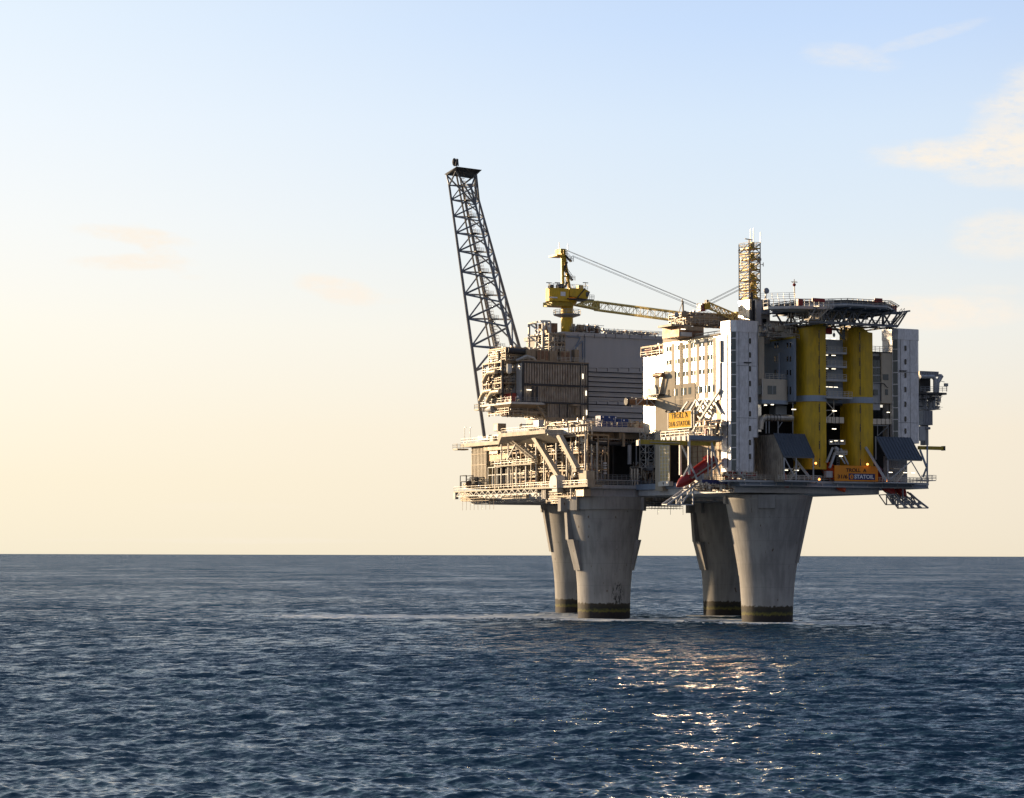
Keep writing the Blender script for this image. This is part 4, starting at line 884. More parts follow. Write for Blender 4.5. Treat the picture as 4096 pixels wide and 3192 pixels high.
for i in range(11): z = z0+(z1-z0)*i/10; mb.box(UF-.7, UF-.6, wa, wb, z-.07, z+.07)
t.part('frame', mb, 'white'); t.part('foot', MB().box(UF-1, UF+.2, wa-.4, wb+.2, z0-1.2, z0-.1), 'white')
t.part('triangle_mark', plate(MB(), [(UF-1.03, (wa+wb)/2-.4, z0-.3), (UF-1.03, (wa+wb)/2+.4, z0-.3), (UF-1.03, (wa+wb)/2, z0-1.0)], (.025, 0, 0)), 'dark')
# outrigger platform with the lit sign
t = T('outrigger_platform', 'railed platform sticking out left below the amber sign', 'platform', (uc, -40, zP))
wR = fu(2645, 1757, uc)[0]
t.part('floor', MB().box(uc, UF-.25, -44, wR, zP-.25, zP+.35), 'blueg'); mb = MB().box(uc-.15, uc, -44.15, wR, zP-.3, zP+.8)
for i in range(5): w = -43+i*(wR+43)/5; mb.box(uc-.4, uc-.15, w, w+1.6, zP-.5, zP+.7)
t.part('side_fascia', mb, 'white')
t.part('front_fascia', MB().box(uc, UF+.5, -44.15, -44, zP-.25, zP+.8), 'blueg')
t.part('railing', MB().rail([(UF+.5, -44.1, zP+.8), (uc, -44.1, zP+.8), (uc-.1, wR, zP+.8)], 1.25, 1.2, .07), 'rail')
a = PU(2721, 1770, uc); t.part('post', MB().bar(a, (a[0], a[1], zr1+1.2), .5), 'white'); t.part('post', MB().bar((uc, -44, zP-.3), (uc, -44, zr1+1.2), .5), 'white')
a = np.array((uc, -44, zP-.8)); mb = MB(); p = PU(2727, 1780, uc-.05); q = PV(2790, 1922, -44.4); mb.bar(p, q, .4); p = PV(2725, 1922, -42); q = PV(2757, 1862, -44.3); mb.bar(p, q, .4)
mb.bar(PV(2847, 1770, -44.2), PV(2847, 1905, -44.2), .3); mb.bar(PV(2848, 1778, -44.3), PV(2880, 1905, -44.3), .4); mb.bar(PV(2832, 1790, -44), PV(2832, 1905, -44), .25); mb.bar(PV(2850, 1880, -44.2), PV(2897, 1843, -44.2), .3)
t.part('cross_brace', mb, 'lgrey')
uc2 = fv(2807, 1925, -44.6)[0]; zL = fv(2850, 1922, -44.6)[1]; wR2 = fu(2724, 1920, uc2)[0]
t = T('lifeboat_platform', 'small railed lower platform, left side white as if sunlit, front navy as if shaded', 'platform', (uc2, -42, zL))
t.part('floor', MB().box(uc2, UF+1, -44.6, wR2, zL-.5, zL), 'lgrey'); t.part('side_fascia', MB().box(uc2-.15, uc2, -44.7, wR2, zL-.75, zL+.25), 'white')
t.part('front_fascia', MB().box(uc2, UF+1.2, -44.75, -44.6, zL-.8, zL+.2), 'navy'); t.part('railing', MB().rail([(UF+1, -44.6, zL+.2), (uc2, -44.6, zL+.2), (uc2, wR2, zL+.2)], 1.2, 1.2, .07), 'rail')  # navy front and white side carry shade and sunlight in their colour
t.part('control_cabinet', MB().fb(2788, 2816, 1887, 1920, -43.6, 1), 'lgrey')
t = T('monorail_beam', 'long dirty yellow beam pointing left under the outrigger platform', 'beam', PV(2700, 1771, -43.3))
t.part('beam', MB().fb(2561, 2862, 1762, 1780, -43.3, .8), 'yeld'); t.part('end_stop', MB().fb(2554, 2561, 1760, 1782, -43.5, 1.1), 'white')
mb = MB().tube(PV(2600, 1769, -43.5), PV(2720, 1772, -43.5), .09, 6)
for i in range(10): p = PV(2560+i*15, 1761, -43.2); mb.tube(p, (p[0], p[1], p[2]+.3), .12, 5)
t.part('rail_fitting', mb, 'rail')
# amber sign on the left wall
us = ACU-1.6
t = T('amber_sign', 'amber sign with thin dark letters hanging on the sunlit left wall', 'sign', PU(2720, 1715, us))
a = PU(2673, 1683, us); b = PU(2766, 1676, us); z0 = fu(2720, 1713, us)[1]; z1 = fu(2720, 1645.5, us)[1]
t.part('board', MB().box(us, us+.15, b[1], a[1], z0, z1), 'amber')
mb = MB(); wv, wu_ = b[1], a[1]
for z in (z0, z1): mb.box(us-.08, us+.2, wv-.15, wu_+.15, z-.12, z+.12)
for w in (wv, wu_): mb.box(us-.085, us+.205, w-.14, w+.14, z0, z1)
mb.box(us+.1, us+.3, wv-1.0, wv-.7, z0, z1)
for i in range(4): w = wv+(wu_-wv)*(i+.4)/4; mb.bar((us+.1, w, z0), (us-.2, w+1.2, zP+1.3), .16)
t.part('frame', mb, 'white')
Wd = wu_-wv; H = z1-z0; wc_ = (wv+wu_)/2
t.text('lettering', 'TROLL A', (us-.03, wc_+.0, z0+H*.74), (0, -1), H*.27, Wd*.72, 'ink')
t.text('lettering', '31/6 STATOIL', (us-.03, wc_, z0+H*.28), (0, -1), H*.28, Wd*.92, 'ink')
mb = MB()
for x in (2668, 2690, 2712, 2735): p = PU(x, 1641, us-1); mb.tube(p, (p[0]-.3, p[1], p[2]-.45), .12, 8, .32); mb.bar(p, (p[0]+1.5, p[1]-.6, p[2]-.2), .07)
t.part('sign_lamp', mb, 'dark')
# pipes at the right under the zigzag
t = T('wall_pipework', 'bright pipes and vessels low on the sunlit wall between sign and silver tower', 'process pipework', (UF-2, -42, zP))
wa, wb = fu(2884, 1700, UF-2.4)[0], fu(2778, 1700, UF-2.4)[0]
clutter(t, (UF-2.6, UF-.6, wa, wb, zP+.4, zP+4.6), 50, 101, frame=False, rmax=.22, small=80, vessels=2)
t.part('fire_point', MB().fb(2823, 2832, 1714, 1736, -43.5, .6), 'red'); t.part('silencer_drum', MB().tube(PV(2846, 1738, -43), PV(2846, 1712, -43), .55, 14).tube(PV(2878, 1738, -43), PV(2878, 1712, -43), 1.0, 16), 'pipe')
t.part('duct_box', MB().fb(2863, 2897, 1678, 1712, -43.4, 2), 'grey')
# rear-wing roof & generator corner
t = T('rear_wing_pipework', 'valves, rails and red gear on the roof of the low rear wing', 'process pipework', (UF+2, -12, 64))
zz = fu(2612, 1424, UF+.6)[1]
clutter(t, (UF, UF+3, wF, wF2, zz, zz+2.6), 40, 103, rmax=.22, bays=(1, 2), decks=1, small=50, mats=('pipe', 'pipew', 'red'))
t = T('exhaust_outlet', 'horizontal rusty exhaust tube in a white bracket frame left of the block', 'exhaust tube', PV(2560, 1607, -10))
wE = -11; t.part('tube', MB().tube(PV(2506, 1606, wE), PV(2628, 1610, wE), .82, 18), 'pipeb'); t.part('mouth', MB().tube(PV(2503, 1606, wE), PV(2512, 1606, wE), .92, 18), 'dark')
mb = MB()
for y in (1590, 1624): mb.bar(PV(2527, y, wE-1), PV(2625, y, wE-1), .22)
for x in (2545, 2588): mb.bar(PV(x, 1590, wE-1), PV(x, 1624, wE-1), .22)
mb.bar(PV(2545, 1622, wE-1), PV(2576, 1592, wE-1), .2); mb.bar(PV(2588, 1592, wE-1), PV(2622, 1622, wE-1), .2); t.part('bracket_frame', mb, 'lgrey')
t = T('davit_gear', 'cream lifting gear on a small ledge above the exhaust tube', 'lifting gear', PU(2610, 1580, UF-1))
mb = MB(); uplate(mb, [(2586, 1575), (2586, 1555), (2598, 1562), (2608, 1540), (2618, 1540), (2624, 1560), (2624, 1578), (2590, 1578)], UF-1.4, 1.2); t.part('casing', mb, 'white')
t.part('ledge', MB().sb(2572, 2634, 1579, 1583, UF-2, 2.4), 'dark'); mb = MB()
for i in range(5): mb.bar(PU(2620+i*4, 1575, UF-.9), PU(2622+i*4, 1490, UF-.9), .2)
mb.bar(PU(2638, 1575, UF-.9), PU(2657, 1488, UF-.9), .3); t.part('strut', mb, 'cream'); t.part('winch_drum', MB().tube(PU(2616, 1502, UF-1.2), PU(2652, 1500, UF-1.2), .6, 12), 'pipeb')
# ------------------------------------------------------------------ roof of the block
t = T('roof_plant_room', 'low brown plant room on the accommodation roof behind the pipe rail', 'plant room', (18, -28, zR))
t.part('wall', MB().fb(2716, 2815, 1306, 1348, -31, 8), 'pipeb'); t.part('upper_wall', MB().fb(2735, 2812, 1306, 1322, -31.3, .3), 'beige')
t.part('inner_room', MB().fb(2724, 2768, 1329, 1345, -31.4, .4), 'lgrey'); t.part('light_tube', MB().fb(2725, 2742, 1315, 1318, -31.8, .2), 'tube')
t = T('roof_truss', 'dense brown truss and pipe clutter along the accommodation roof', 'steel truss', (18, -22, zR+3))
ua, ub = fv(2655, 1270, -26)[0], fv(2912, 1270, -26)[0]; z0, z1 = fv(2780, 1303, -26)[1], fv(2780, 1256, -26)[1]
clutter(t, (ua+4, ub, -30, -22, z0, z1), 90, 105, rmax=.22, bays=(8, 2), decks=2, small=170, mats=('pipeb', 'pipe', 'pipew'), boxes=4)
mb = MB()
for i in range(13): 
    a = ua+4+(ub-ua-4)*i/13; b = a+(ub-ua-4)/13; mb.bar((a, -30, z0), (b, -30, z1-1) if i % 2 else (a+.1, -30, z1-1), .22); mb.bar((a, -30, z1-1), (b, -30, z0), .2)
t.part('web_member', mb, 'beige'); t.part('top_beam', MB().box(ua+6, ub, -30.2, -29.6, z1-1.5, z1-.8), 'beige')
mb = MB().rail([(ua-.5, -30.5, z0-.3), (ua+5, -30.5, z0-.3)], 1.2, 1.1, .08); mb.box(ua-.5, ua+5, -30.5, -24, z0-.8, z0-.3); t.part('left_landing', mb, 'cream')
for (x, y, r_, m1, lab) in ((2707, 1259, 10.5, 'dish', 'blue-grey round dish at the left end of the accommodation roof'), (2738, 1256, 14, 'beige', 'larger brown-backed dish beside the blue-grey one on the accommodation roof'), (3067, 1163, 12, 'dish', 'round dish standing alone right of the lattice mast'), (3037, 1037, 10.5, 'dish', 'white round dish mounted on the lattice mast')):
    w = -31.5 if x < 2800 else -40.5; c = np.array(PV(x, y, w)); r0 = r_/16.3
    t = T('satellite_dish', lab, 'antenna dish', c, 'round dishes of the platform'); mb = MB(); pr = [(0.001, .35), (r0*.5, .28), (r0*.85, .1), (r0, 0), (r0, -.12), (r0*.98, -.5), (.2, -.75)]
    k = len(mb.v); n_ = 22
    for rr_, d_ in pr:
        for i in range(n_): q = 2*math.pi*i/n_; mb.v.append((c[0]+rr_*math.cos(q), c[1]+d_*-.6, c[2]+rr_*math.sin(q)))
    for j in range(len(pr)-1):
        for i in range(n_): i2 = (i+1) % n_; mb.f.append((k+j*n_+i, k+j*n_+i2, k+(j+1)*n_+i2, k+(j+1)*n_+i))
    t.part('reflector', mb, m1, smooth=False); mb = MB()
    if x < 3030 or x > 3050: mb.bar(c+(0, .5, -r0*.6), c+(0, .5, -r0-1.9), .22); mb.bar(c+(-.5, .5, -r0-1.9), c+(.2, .5, -r0*.5), .12)
    else: mb.bar(c+(0, .4, 0), c+(-.9, .9, 0), .2)
    t.part('mount', mb, 'rail')
t = T('antenna_post', 'thin white braced post crossing the crane ropes at the left of the roof', 'antenna mast', PV(2730, 1240, -31))
mb = MB(); a = PV(2731, 1245, -31); b = PV(2729, 1197, -31); mb.bar(a, b, .22); mb.bar(PV(2734, 1245, -31), PV(2733, 1205, -31), .18); mb.bar(PV(2716, 1248, -31), PV(2729, 1210, -31), .12); mb.bar(PV(2724, 1206, -31), PV(2733, 1205, -31), .12)
t.part('post', mb, 'cream')
# ------------------------------------------------------------------ silver stair towers
def tower(x0, x1, yt, yb, ystep, xstep, wins, xw, lab, w, seams, side=4.2):
    xm = (x0+x1)/2; ym = (yt+yb)/2
    ua, ub = fv(x0, ym, w)[0], fv(x1, ym, w)[0]; us_ = fv(xstep, ym, w)[0]
    z1, z0 = fv(xm, yt, w)[1], fv(xm, yb, w)[1]; zs_ = fv(xm, ystep, w)[1]; c = 1.05
    t = T('stair_tower', lab, 'stair tower', ((ua+ub)/2, w+2, z0), 'silver window towers')
    def poly(ur, d=0): return [(ua-d, w-d), (ur+d, w-d), (ur+c+d, w+c), (ur+c+d, w+c+side), (ua-c-d, w+c+side), (ua-c-d, w+c)]
    t.part('shell', MB().prism(poly(ub), zs_, z1), 'silver'); t.part('lower_shell', MB().prism(poly(us_), z0, zs_-.01), 'silver')
    zh_ = z1-2.6; t.part('head_band', MB().prism(poly(ub, .14), zh_, z1+.15), 'silver')
    # dark glazed chamfer at the left corner
    mb = MB(); e = .09
    zz = z0; k = 0
    P = [(ua-.12-e, w+.12-e), (ua-c+.12-e, w+c-.12-e), (ua-c+.12, w+c-.12), (ua-.12, w+.12)]
    while zz < zh_-1: mb.prism(P, zz+.1, min(zh_, zz+2.75)); zz += 2.9
    t.part('glazed_corner', mb, 'glassg')
    mb = MB()
    for y in seams: z = fv(xm, y, w)[1]; mb.box(ua, ub if z > zs_ else us_, w-.03, w, z-.05, z+.05)
    for f in (.11, .60): u = ua+(ub-ua)*f; mb.box(u-.04, u+.04, w-.035, w, z0, zh_)
    t.part('panel_seam', mb, 'dark')
    mb = MB(); nr = int((ub-ua)/.32)
    for i in range(nr):
        u = ua+(ub-ua)*(i+.5)/nr
        if abs(u-fv(xw, ym, w)[0]) > .45: mb.box(u-.03, u+.03, w-.05, w, (zs_ if u > us_ else z0)+.05, zh_-.05)
    t.part('ribbing', mb, 'silver')
    t.part('side_slit', MB().box(ua-c-.04, ua-c+.02, w+c+1.2, w+c+1.6, z0+1, zh_-.5), 'slot')
    for y in wins:
        u, z = fv(xw, y, w); hw, hh, q = .33, .68, .16
        pl = [(u-hw, -hh+q), (u-hw+q, -hh), (u+hw-q, -hh), (u+hw, -hh+q), (u+hw, hh-q), (u+hw-q, hh), (u-hw+q, hh), (u-hw, hh-q)]
        o = t.part('window', plate(MB(), [(a, w-.10, z+b) for a, b in pl], (0, .1, 0)), 'slot')
        pl2 = [(u+(a-u)*1.28, b*1.14) for a, b in pl]; t.part('frame', plate(MB(), [(a, w-.07, z+b) for a, b in pl2], (0, .07, 0)), 'whit', o)
    mb = MB().fb(xw-32+12, xw+7, yt+163, yt+167, w-.5, .45); t.part('light_bar', mb, 'dark')
    return t
WT = -48.7
tower(2947, 3027, 1285, 1887, 1748, 3011, (1308, 1364, 1420, 1475, 1534, 1599, 1655, 1714, 1770, 1826), 2999, 'taller silver tower at the corner beside the sunlit wall', WT, (1463, 1672))
tower(3594, 3671, 1318, 1772, 1700, 3671, (1339, 1393, 1447, 1501, 1558, 1617, 1676, 1724), 3621, 'silver tower near the right end, right of the yellow towers', WT, (1490, 1691))
for o_, m_ in ((0, 0),): pass
# ------------------------------------------------------------------ recessed blue-grey building and yellow towers
WY = -50.2
uY1, uY2 = fv(3187, 1500, WY)[0], fv(3304, 1500, WY)[0]; uY3, uY4 = fv(3376, 1500, WY)[0], fv(3491, 1500, WY)[0]
zt_, zb_ = fv(3250, 1356, WY)[1], fv(3250, 1604, WY)[1]
t = T('recessed_building', 'blue-grey building wall with paired windows between silver and yellow towers', 'building', ((uY1+uY4)/2, -42, zb_))
t.part('wall', MB().box(uY1-.1, uY4-.1, -45, -20, zb_, zt_), 'blueg'); t.part('flank', MB().box(uY1-.1, uY1+.5, WY+1, -45, zb_, zt_), 'blueg')
t.part('parapet', MB().box(uY1-.35, uY1+.4, WY+1, -22, zt_, zt_+.5), 'yeld')
for y in (1381, 1436, 1490, 1562):
    for x in (3101, 3112, 3150, 3162) if y != 1562 else (3150, 3162):
        w, z = fu(x, y, uY1-.1); hh = .62 if y != 1562 else .95; t.part('window', MB().box(uY1-.16, uY1-.08, w-.28, w+.28, z-hh, z+hh), 'slot')
mb = MB(); w = fu(3117, 1450, uY1-.1)[0]; mb.box(uY1-.4, uY1-.1, w-.25, w+.25, fu(3117, 1520, uY1)[1], fu(3117, 1412, uY1)[1]); t.part('duct', mb, 'band')
t.part('right_wall', MB().fb(3491, 3520, 1410, 1640, -46.5, 6), 'lgrey'); 
# grey slab right of tower 1
t = T('grey_slab_wall', 'narrow pale grey wall strip right behind the corner silver tower', 'wall', (20, -44, 50))
t.part('slab', MB().fb(3036, 3057, 1346, 1516, -44.5, 1.5), 'facade2')
def ytower(ua, ub, lab, tops, xslot, yl, yh):
    ua0 = ua; ua = ua+3.2
    zb0 = fv(3250 if ua < 30 else 3433, 1880, WY)[1]
    t = T('yellow_tower', lab, 'stair tower', ((ua+ub)/2, WY+3, zb0), 'yellow slotted towers')
    R_ = 3.3; pl = [(ub, WY)]
    for i in range(9): a = math.pi/2*i/8; pl.append((ua+R_-R_*math.sin(a), WY+R_-R_*math.cos(a)))
    pl += [(ua, WY+6.5), (ub, WY+6.5)]
    zA, zBn = tops['band'][1], tops['band'][0]
    def zt(u, w):
        f = (u-ua0)/(ub-ua0); P = tops['top']
        for (f0, z0), (f1, z1) in zip(P, P[1:]):
            if f <= f1+1e-6: return z0+(z1-z0)*(f-f0)/max(1e-6, f1-f0)
        return P[-1][1]
    pl2 = []
    for a, b in zip(pl, pl[1:]+pl[:1]):      # split long front/back edges so the sloping top follows
        pl2.append(a)
        L = abs(a[0]-b[0])
        if L > 1.5 and abs(a[1]-b[1]) < .01:
            for q in range(1, 8): pl2.append((a[0]+(b[0]-a[0])*q/8, a[1]))
    off = lambda P, d: [(u+(-d if u < ua+R_ and w < WY+R_ else 0)*.6, w-(d if w < WY+R_ else 0)) for u, w in P]
    t.part('upper_wall', MB().prism(pl2, zA, zt), 'yellow'); t.part('lower_wall', MB().prism(pl, zb0, zBn), 'yellow')
    t.part('grey_band', MB().prism(off(pl, .18), zBn+.005, zA-.005), 'band')
    us_ = fv(xslot, 1500, WY)[0]
    t.part('slot_groove', MB().box(us_-.02, us_+.07, WY-.03, WY, zb0+.5, zBn-.2).box(us_-.02, us_+.07, WY-.03, WY, zA+.3, fv(xslot, yh[0]-15, WY)[1]), 'dark')
    for y in yh+yl:
        z = fv(xslot, y, WY)[1]; o = t.part('slot_window', MB().box(us_-.22, us_+.02, WY-.07, WY, z-1.0, z+.35), 'slot'); t.part('small_light', MB().box(us_-.2, us_+.0, WY-.07, WY, z+.5, z+.95), 'slot', o)
    return t
def Z(x, y): return fv(x, y, WY)[1]
ytower(uY1, uY2, 'left one of the two mustard yellow towers, its top sloping up to the right', dict(band=(Z(3245, 1604), Z(3245, 1580)), top=[(0, Z(3187, 1319)), (.28, Z(3220, 1316)), (.75, Z(3275, 1294)), (1, Z(3304, 1292))]), 3278,
       [1632, 1705, 1780, 1850], [1336, 1385, 1440, 1494, 1557])
ytower(uY3, uY4, 'right one of the two mustard yellow towers, its top cut down to the right', dict(band=(Z(3433, 1611), Z(3433, 1587)), top=[(0, Z(3376, 1305)), (.30, Z(3410, 1299)), (.55, Z(3440, 1301)), (.86, Z(3475, 1329)), (1, Z(3491, 1331))]), 3441,
       [1637, 1711, 1783, 1852], [1344, 1392, 1447, 1501, 1563])
# balconies between the yellow towers
ug, uh = uY2+.02, uY3+1.2
for i, (y, lab) in enumerate(((1409, 'uppermost balcony between the yellow towers'), (1464, 'second balcony from the top between the yellow towers'), (1518, 'third balcony from the top between the yellow towers'), (1587, 'lowest balcony between the yellow towers, reaching furthest right'))):
    u1 = uh if i < 3 else fv(3410, 1587, WY-1.2)[0]; u0 = ug if i < 3 else fv(3306, 1587, WY-1.2)[0]; w0 = -49.6 if i < 3 else WY-1.2
    z = fv(3340, y, w0)[1]; t = T('gap_balcony', lab, 'balcony', ((u0+u1)/2, -48, z), 'railed balconies between the yellow towers')
    t.part('floor', MB().box(u0, u1, w0, -45.2, z-.35, z), 'lgrey'); t.part('railing', MB().rail([(u0, w0+.1, z), (u1, w0+.1, z)], 1.3, 1.15, .06), 'rail')
    t.part('fascia', MB().box(u0, u1, w0-.08, w0, z-.4, z+.1), 'lgrey')
    hgt = 3.3 if i else 4
    t.part('door_wall', MB().box(ug, uY3+3, -45.4, -45.05, z, z+hgt-.5), 'band')
    for dx in (.9, 2.3): t.part('door', MB().box(ug+.4+dx, ug+1.25+dx, -45.5, -45.4, z, z+2.1), 'slot')
    mb = MB()
    for dx in ((.2, 2.4) if i < 3 else (.1, 1.5, 3)): mb.box(ug+dx, ug+dx+1.1, -49.2, -49.05, z+hgt-.75-(i == 3)*.1, z+hgt-.62-(i == 3)*.1)
    t.part('light_tube', mb, 'tube')
t = T('gap_ductwork', 'silver duct and braces in the dark gap below the balconies', 'ductwork', (ug, -47, 45))
t.part('duct', MB().fb(3304, 3376, 1668, 1692, -47.5, 2.4), 'pipe'); mb = MB()
for i in range(4): mb.fb(3312+i*15, 3313+i*15, 1667, 1693, -47.6, .1)
t.part('duct_joint', mb, 'dark'); mb = MB(); mb.bar(PV(3335, 1594, -48.5), PV(3335, 1693, -48.5), .16); mb.bar(PV(3304, 1605, -48.5), PV(3335, 1641, -48.5), .18); mb.bar(PV(3335, 1646, -48.5), PV(3304, 1674, -48.5), .18); mb.bar(PV(3304, 1641, -48.5), PV(3335, 1641, -48.5), .15)
t.part('brace', mb, 'rail'); mb = MB().fb(3331, 3347, 1642, 1645, -48.8, .2).fb(3330, 3345, 1714, 1717, -48.8, .2); t.part('light_tube', mb, 'tube')
t = T('dark_undercroft', 'recessed wall blackened as deep shade behind the ducts under the overhanging buildings', 'wall', (40, -38, zr1))
t.part('back_wall', MB().box(uY1-9, U2-3, -38.4, -38, zr1, zb_-.1), 'black'); t.part('ceiling', MB().box(uY1-9, uY4+5, -45, -38, zb_-.5, zb_-.05), 'dark')  # black wall and dark ceiling stand in for deep shade
# rounded bay with window right of the silver tower
uc0, _ = fv(3085, 1560, -44); z0, z1 = fv(3085, 1600, -47)[1], fv(3085, 1516, -47)[1]
t = T('rounded_bay', 'rounded grey metal bay with large dark windows beside the corner tower', 'building', (uc0, -44, z0))
uR_ = fv(3138, 1560, -44)[0]; uL_ = fv(3033, 1560, -44)[0]; pl = [(uL_-1, -47.2), (uR_-2.6, -47.2)]+[(uR_-2.6+2.6*math.sin(a), -44.6-2.6*math.cos(a)) for a in np.linspace(.2, math.pi/2, 7)]+[(uR_, -40), (uL_-1, -40)]
t.part('wall', MB().prism(pl, z0, z1), 'facade2'); t.part('skirt', MB().prism([(a-(0), b-.12) for a, b in pl], z0-.9, z0-.01), 'band')
for x0, x1 in ((3028, 3047), (3071, 3105)): t.part('window', MB().fb(x0, x1, 1543, 1577, -47.28, .1), 'glassg')
t.part('mullion', MB().fb(3090, 3092, 1543, 1577, -47.33, .08), 'lgrey')
t.part('railing', MB().rail([(uL_, -47.1, z1), (uR_-1.5, -47.1, z1), (uR_+1, -44, z1)], 1.25, 1.3, .06), 'rail')
t.part('down_pipe', MB().fb(3048, 3052, 1518, 1585, -47.5, .2), 'rail')
t = T('elbow_duct', 'fat silver elbow duct under the rounded bay', 'ductwork', PV(3090, 1673, -46))
pts = [PV(3040, 1712, -46), PV(3042, 1690, -46), PV(3049, 1677, -46), PV(3062, 1671, -46), PV(3165, 1673, -46)]
t.part('duct', MB().path(pts, .85, 12), 'pipe'); mb = MB()
for x in (3063, 3075, 3090, 3102, 3115): mb.tube(PV(x, 1671.5, -46), PV(x+1.6, 1671.5, -46), .93, 12)
t.part('flange', mb, 'dark'); mb = MB()
for x in (3064, 3076, 3112, 3171): mb.bar(PV(x, 1685, -46.5), PV(x, 1733, -46.5), .2)
mb.bar(PV(3113, 1712, -46.5), PV(3129, 1688, -46.5), .16); mb.bar(PV(3171, 1610, -46.5), PV(3171, 1686, -46.5), .18); t.part('support', mb, 'raild')
t.part('soffit_light', MB().fb(3058, 3068, 1619, 1622, -46.8, .2).fb(3085, 3095, 1617, 1620, -46.8, .2).fb(3168, 3184, 1636, 1639, -47, .2), 'tube'); t.part('panel_box', MB().fb(3103, 3147, 1624, 1660, -42, 3), 'band')
# between yellow tower 2 and silver tower 2
t = T('window_building', 'grey building with stacked windows between yellow and right silver tower', 'building', (56, -44, zb_))
uu0, uu1 = uY4+.02, fv(3592, 1500, -47.4)[0]; zt2 = fv(3560, 1413, -47.4)[1]; z0 = fv(3530, 1612, -47.4)[1]
t.part('wall', MB().box(fv(3522, 1500, -47)[0], uu1, -47.4, -41, z0, zt2), 'facade2'); t.part('window_wall', MB().box(uu0, fv(3522, 1500, -47)[0], -47, -41, z0, fv(3505, 1424, -47)[1]), 'lgrey')
t.part('roof_deck', MB().box(uu0, uu1, -47.5, -40, zt2, zt2+.25), 'dark'); t.part('railing', MB().rail([(uu0, -47.4, zt2+.25), (uu1, -47.4, zt2+.25)], 1.3, 1.3, .07), 'raild')
for y0, y1 in ((1439, 1467), (1472, 1498), (1503, 1528)):
    for x0, x1 in ((3494, 3507), (3509, 3522)): t.part('window', MB().fb(x0, x1, y0, y1, -47.1, .12), 'glassg')
for x0, x1, y0, y1 in ((3495, 3512, 1558, 1580), (3532, 3554, 1497, 1520), (3541, 3552, 1557, 1580)): t.part('window', MB().fb(x0, x1, y0, y1, -47.5, .12), 'glassg')
t.part('balcony_recess', MB().fb(3494, 3520, 1424, 1440, -47.15, .2), 'dark')
mb = MB().fb(3523, 3525, 1532, 1605, -47.6, .15); mb.bar(PV(3494, 1532, -47.6), PV(3535, 1534, -47.6), .15); mb.bar(PV(3535, 1534, -47.6), PV(3552, 1552, -47.6), .15); t.part('pipe', mb, 'dark')
t = T('box_duct', 'silver rectangular duct between the right yellow tower and the right silver tower', 'ductwork', PV(3530, 1685, -47))
mb = MB()
for i in range(5): mb.fb(3492+i*17, 3507+i*17, 1675, 1697, -47.4-.1*(i % 2), 2)
t.part('duct', mb, 'pipe'); mb = MB(); mb.bar(PV(3492, 1702, -47.4), PV(3552, 1702, -47.4), .14)
for x in (3510, 3552, 3571): mb.bar(PV(x, 1698, -47.4), PV(x, 1745, -47.4), .16)
mb.bar(PV(3512, 1742, -47.4), PV(3552, 1706, -47.4), .14); t.part('support', mb, 'raild'); t.part('soffit_light', MB().fb(3549, 3559, 1648, 1650.5, -47.4, .2), 'tube')
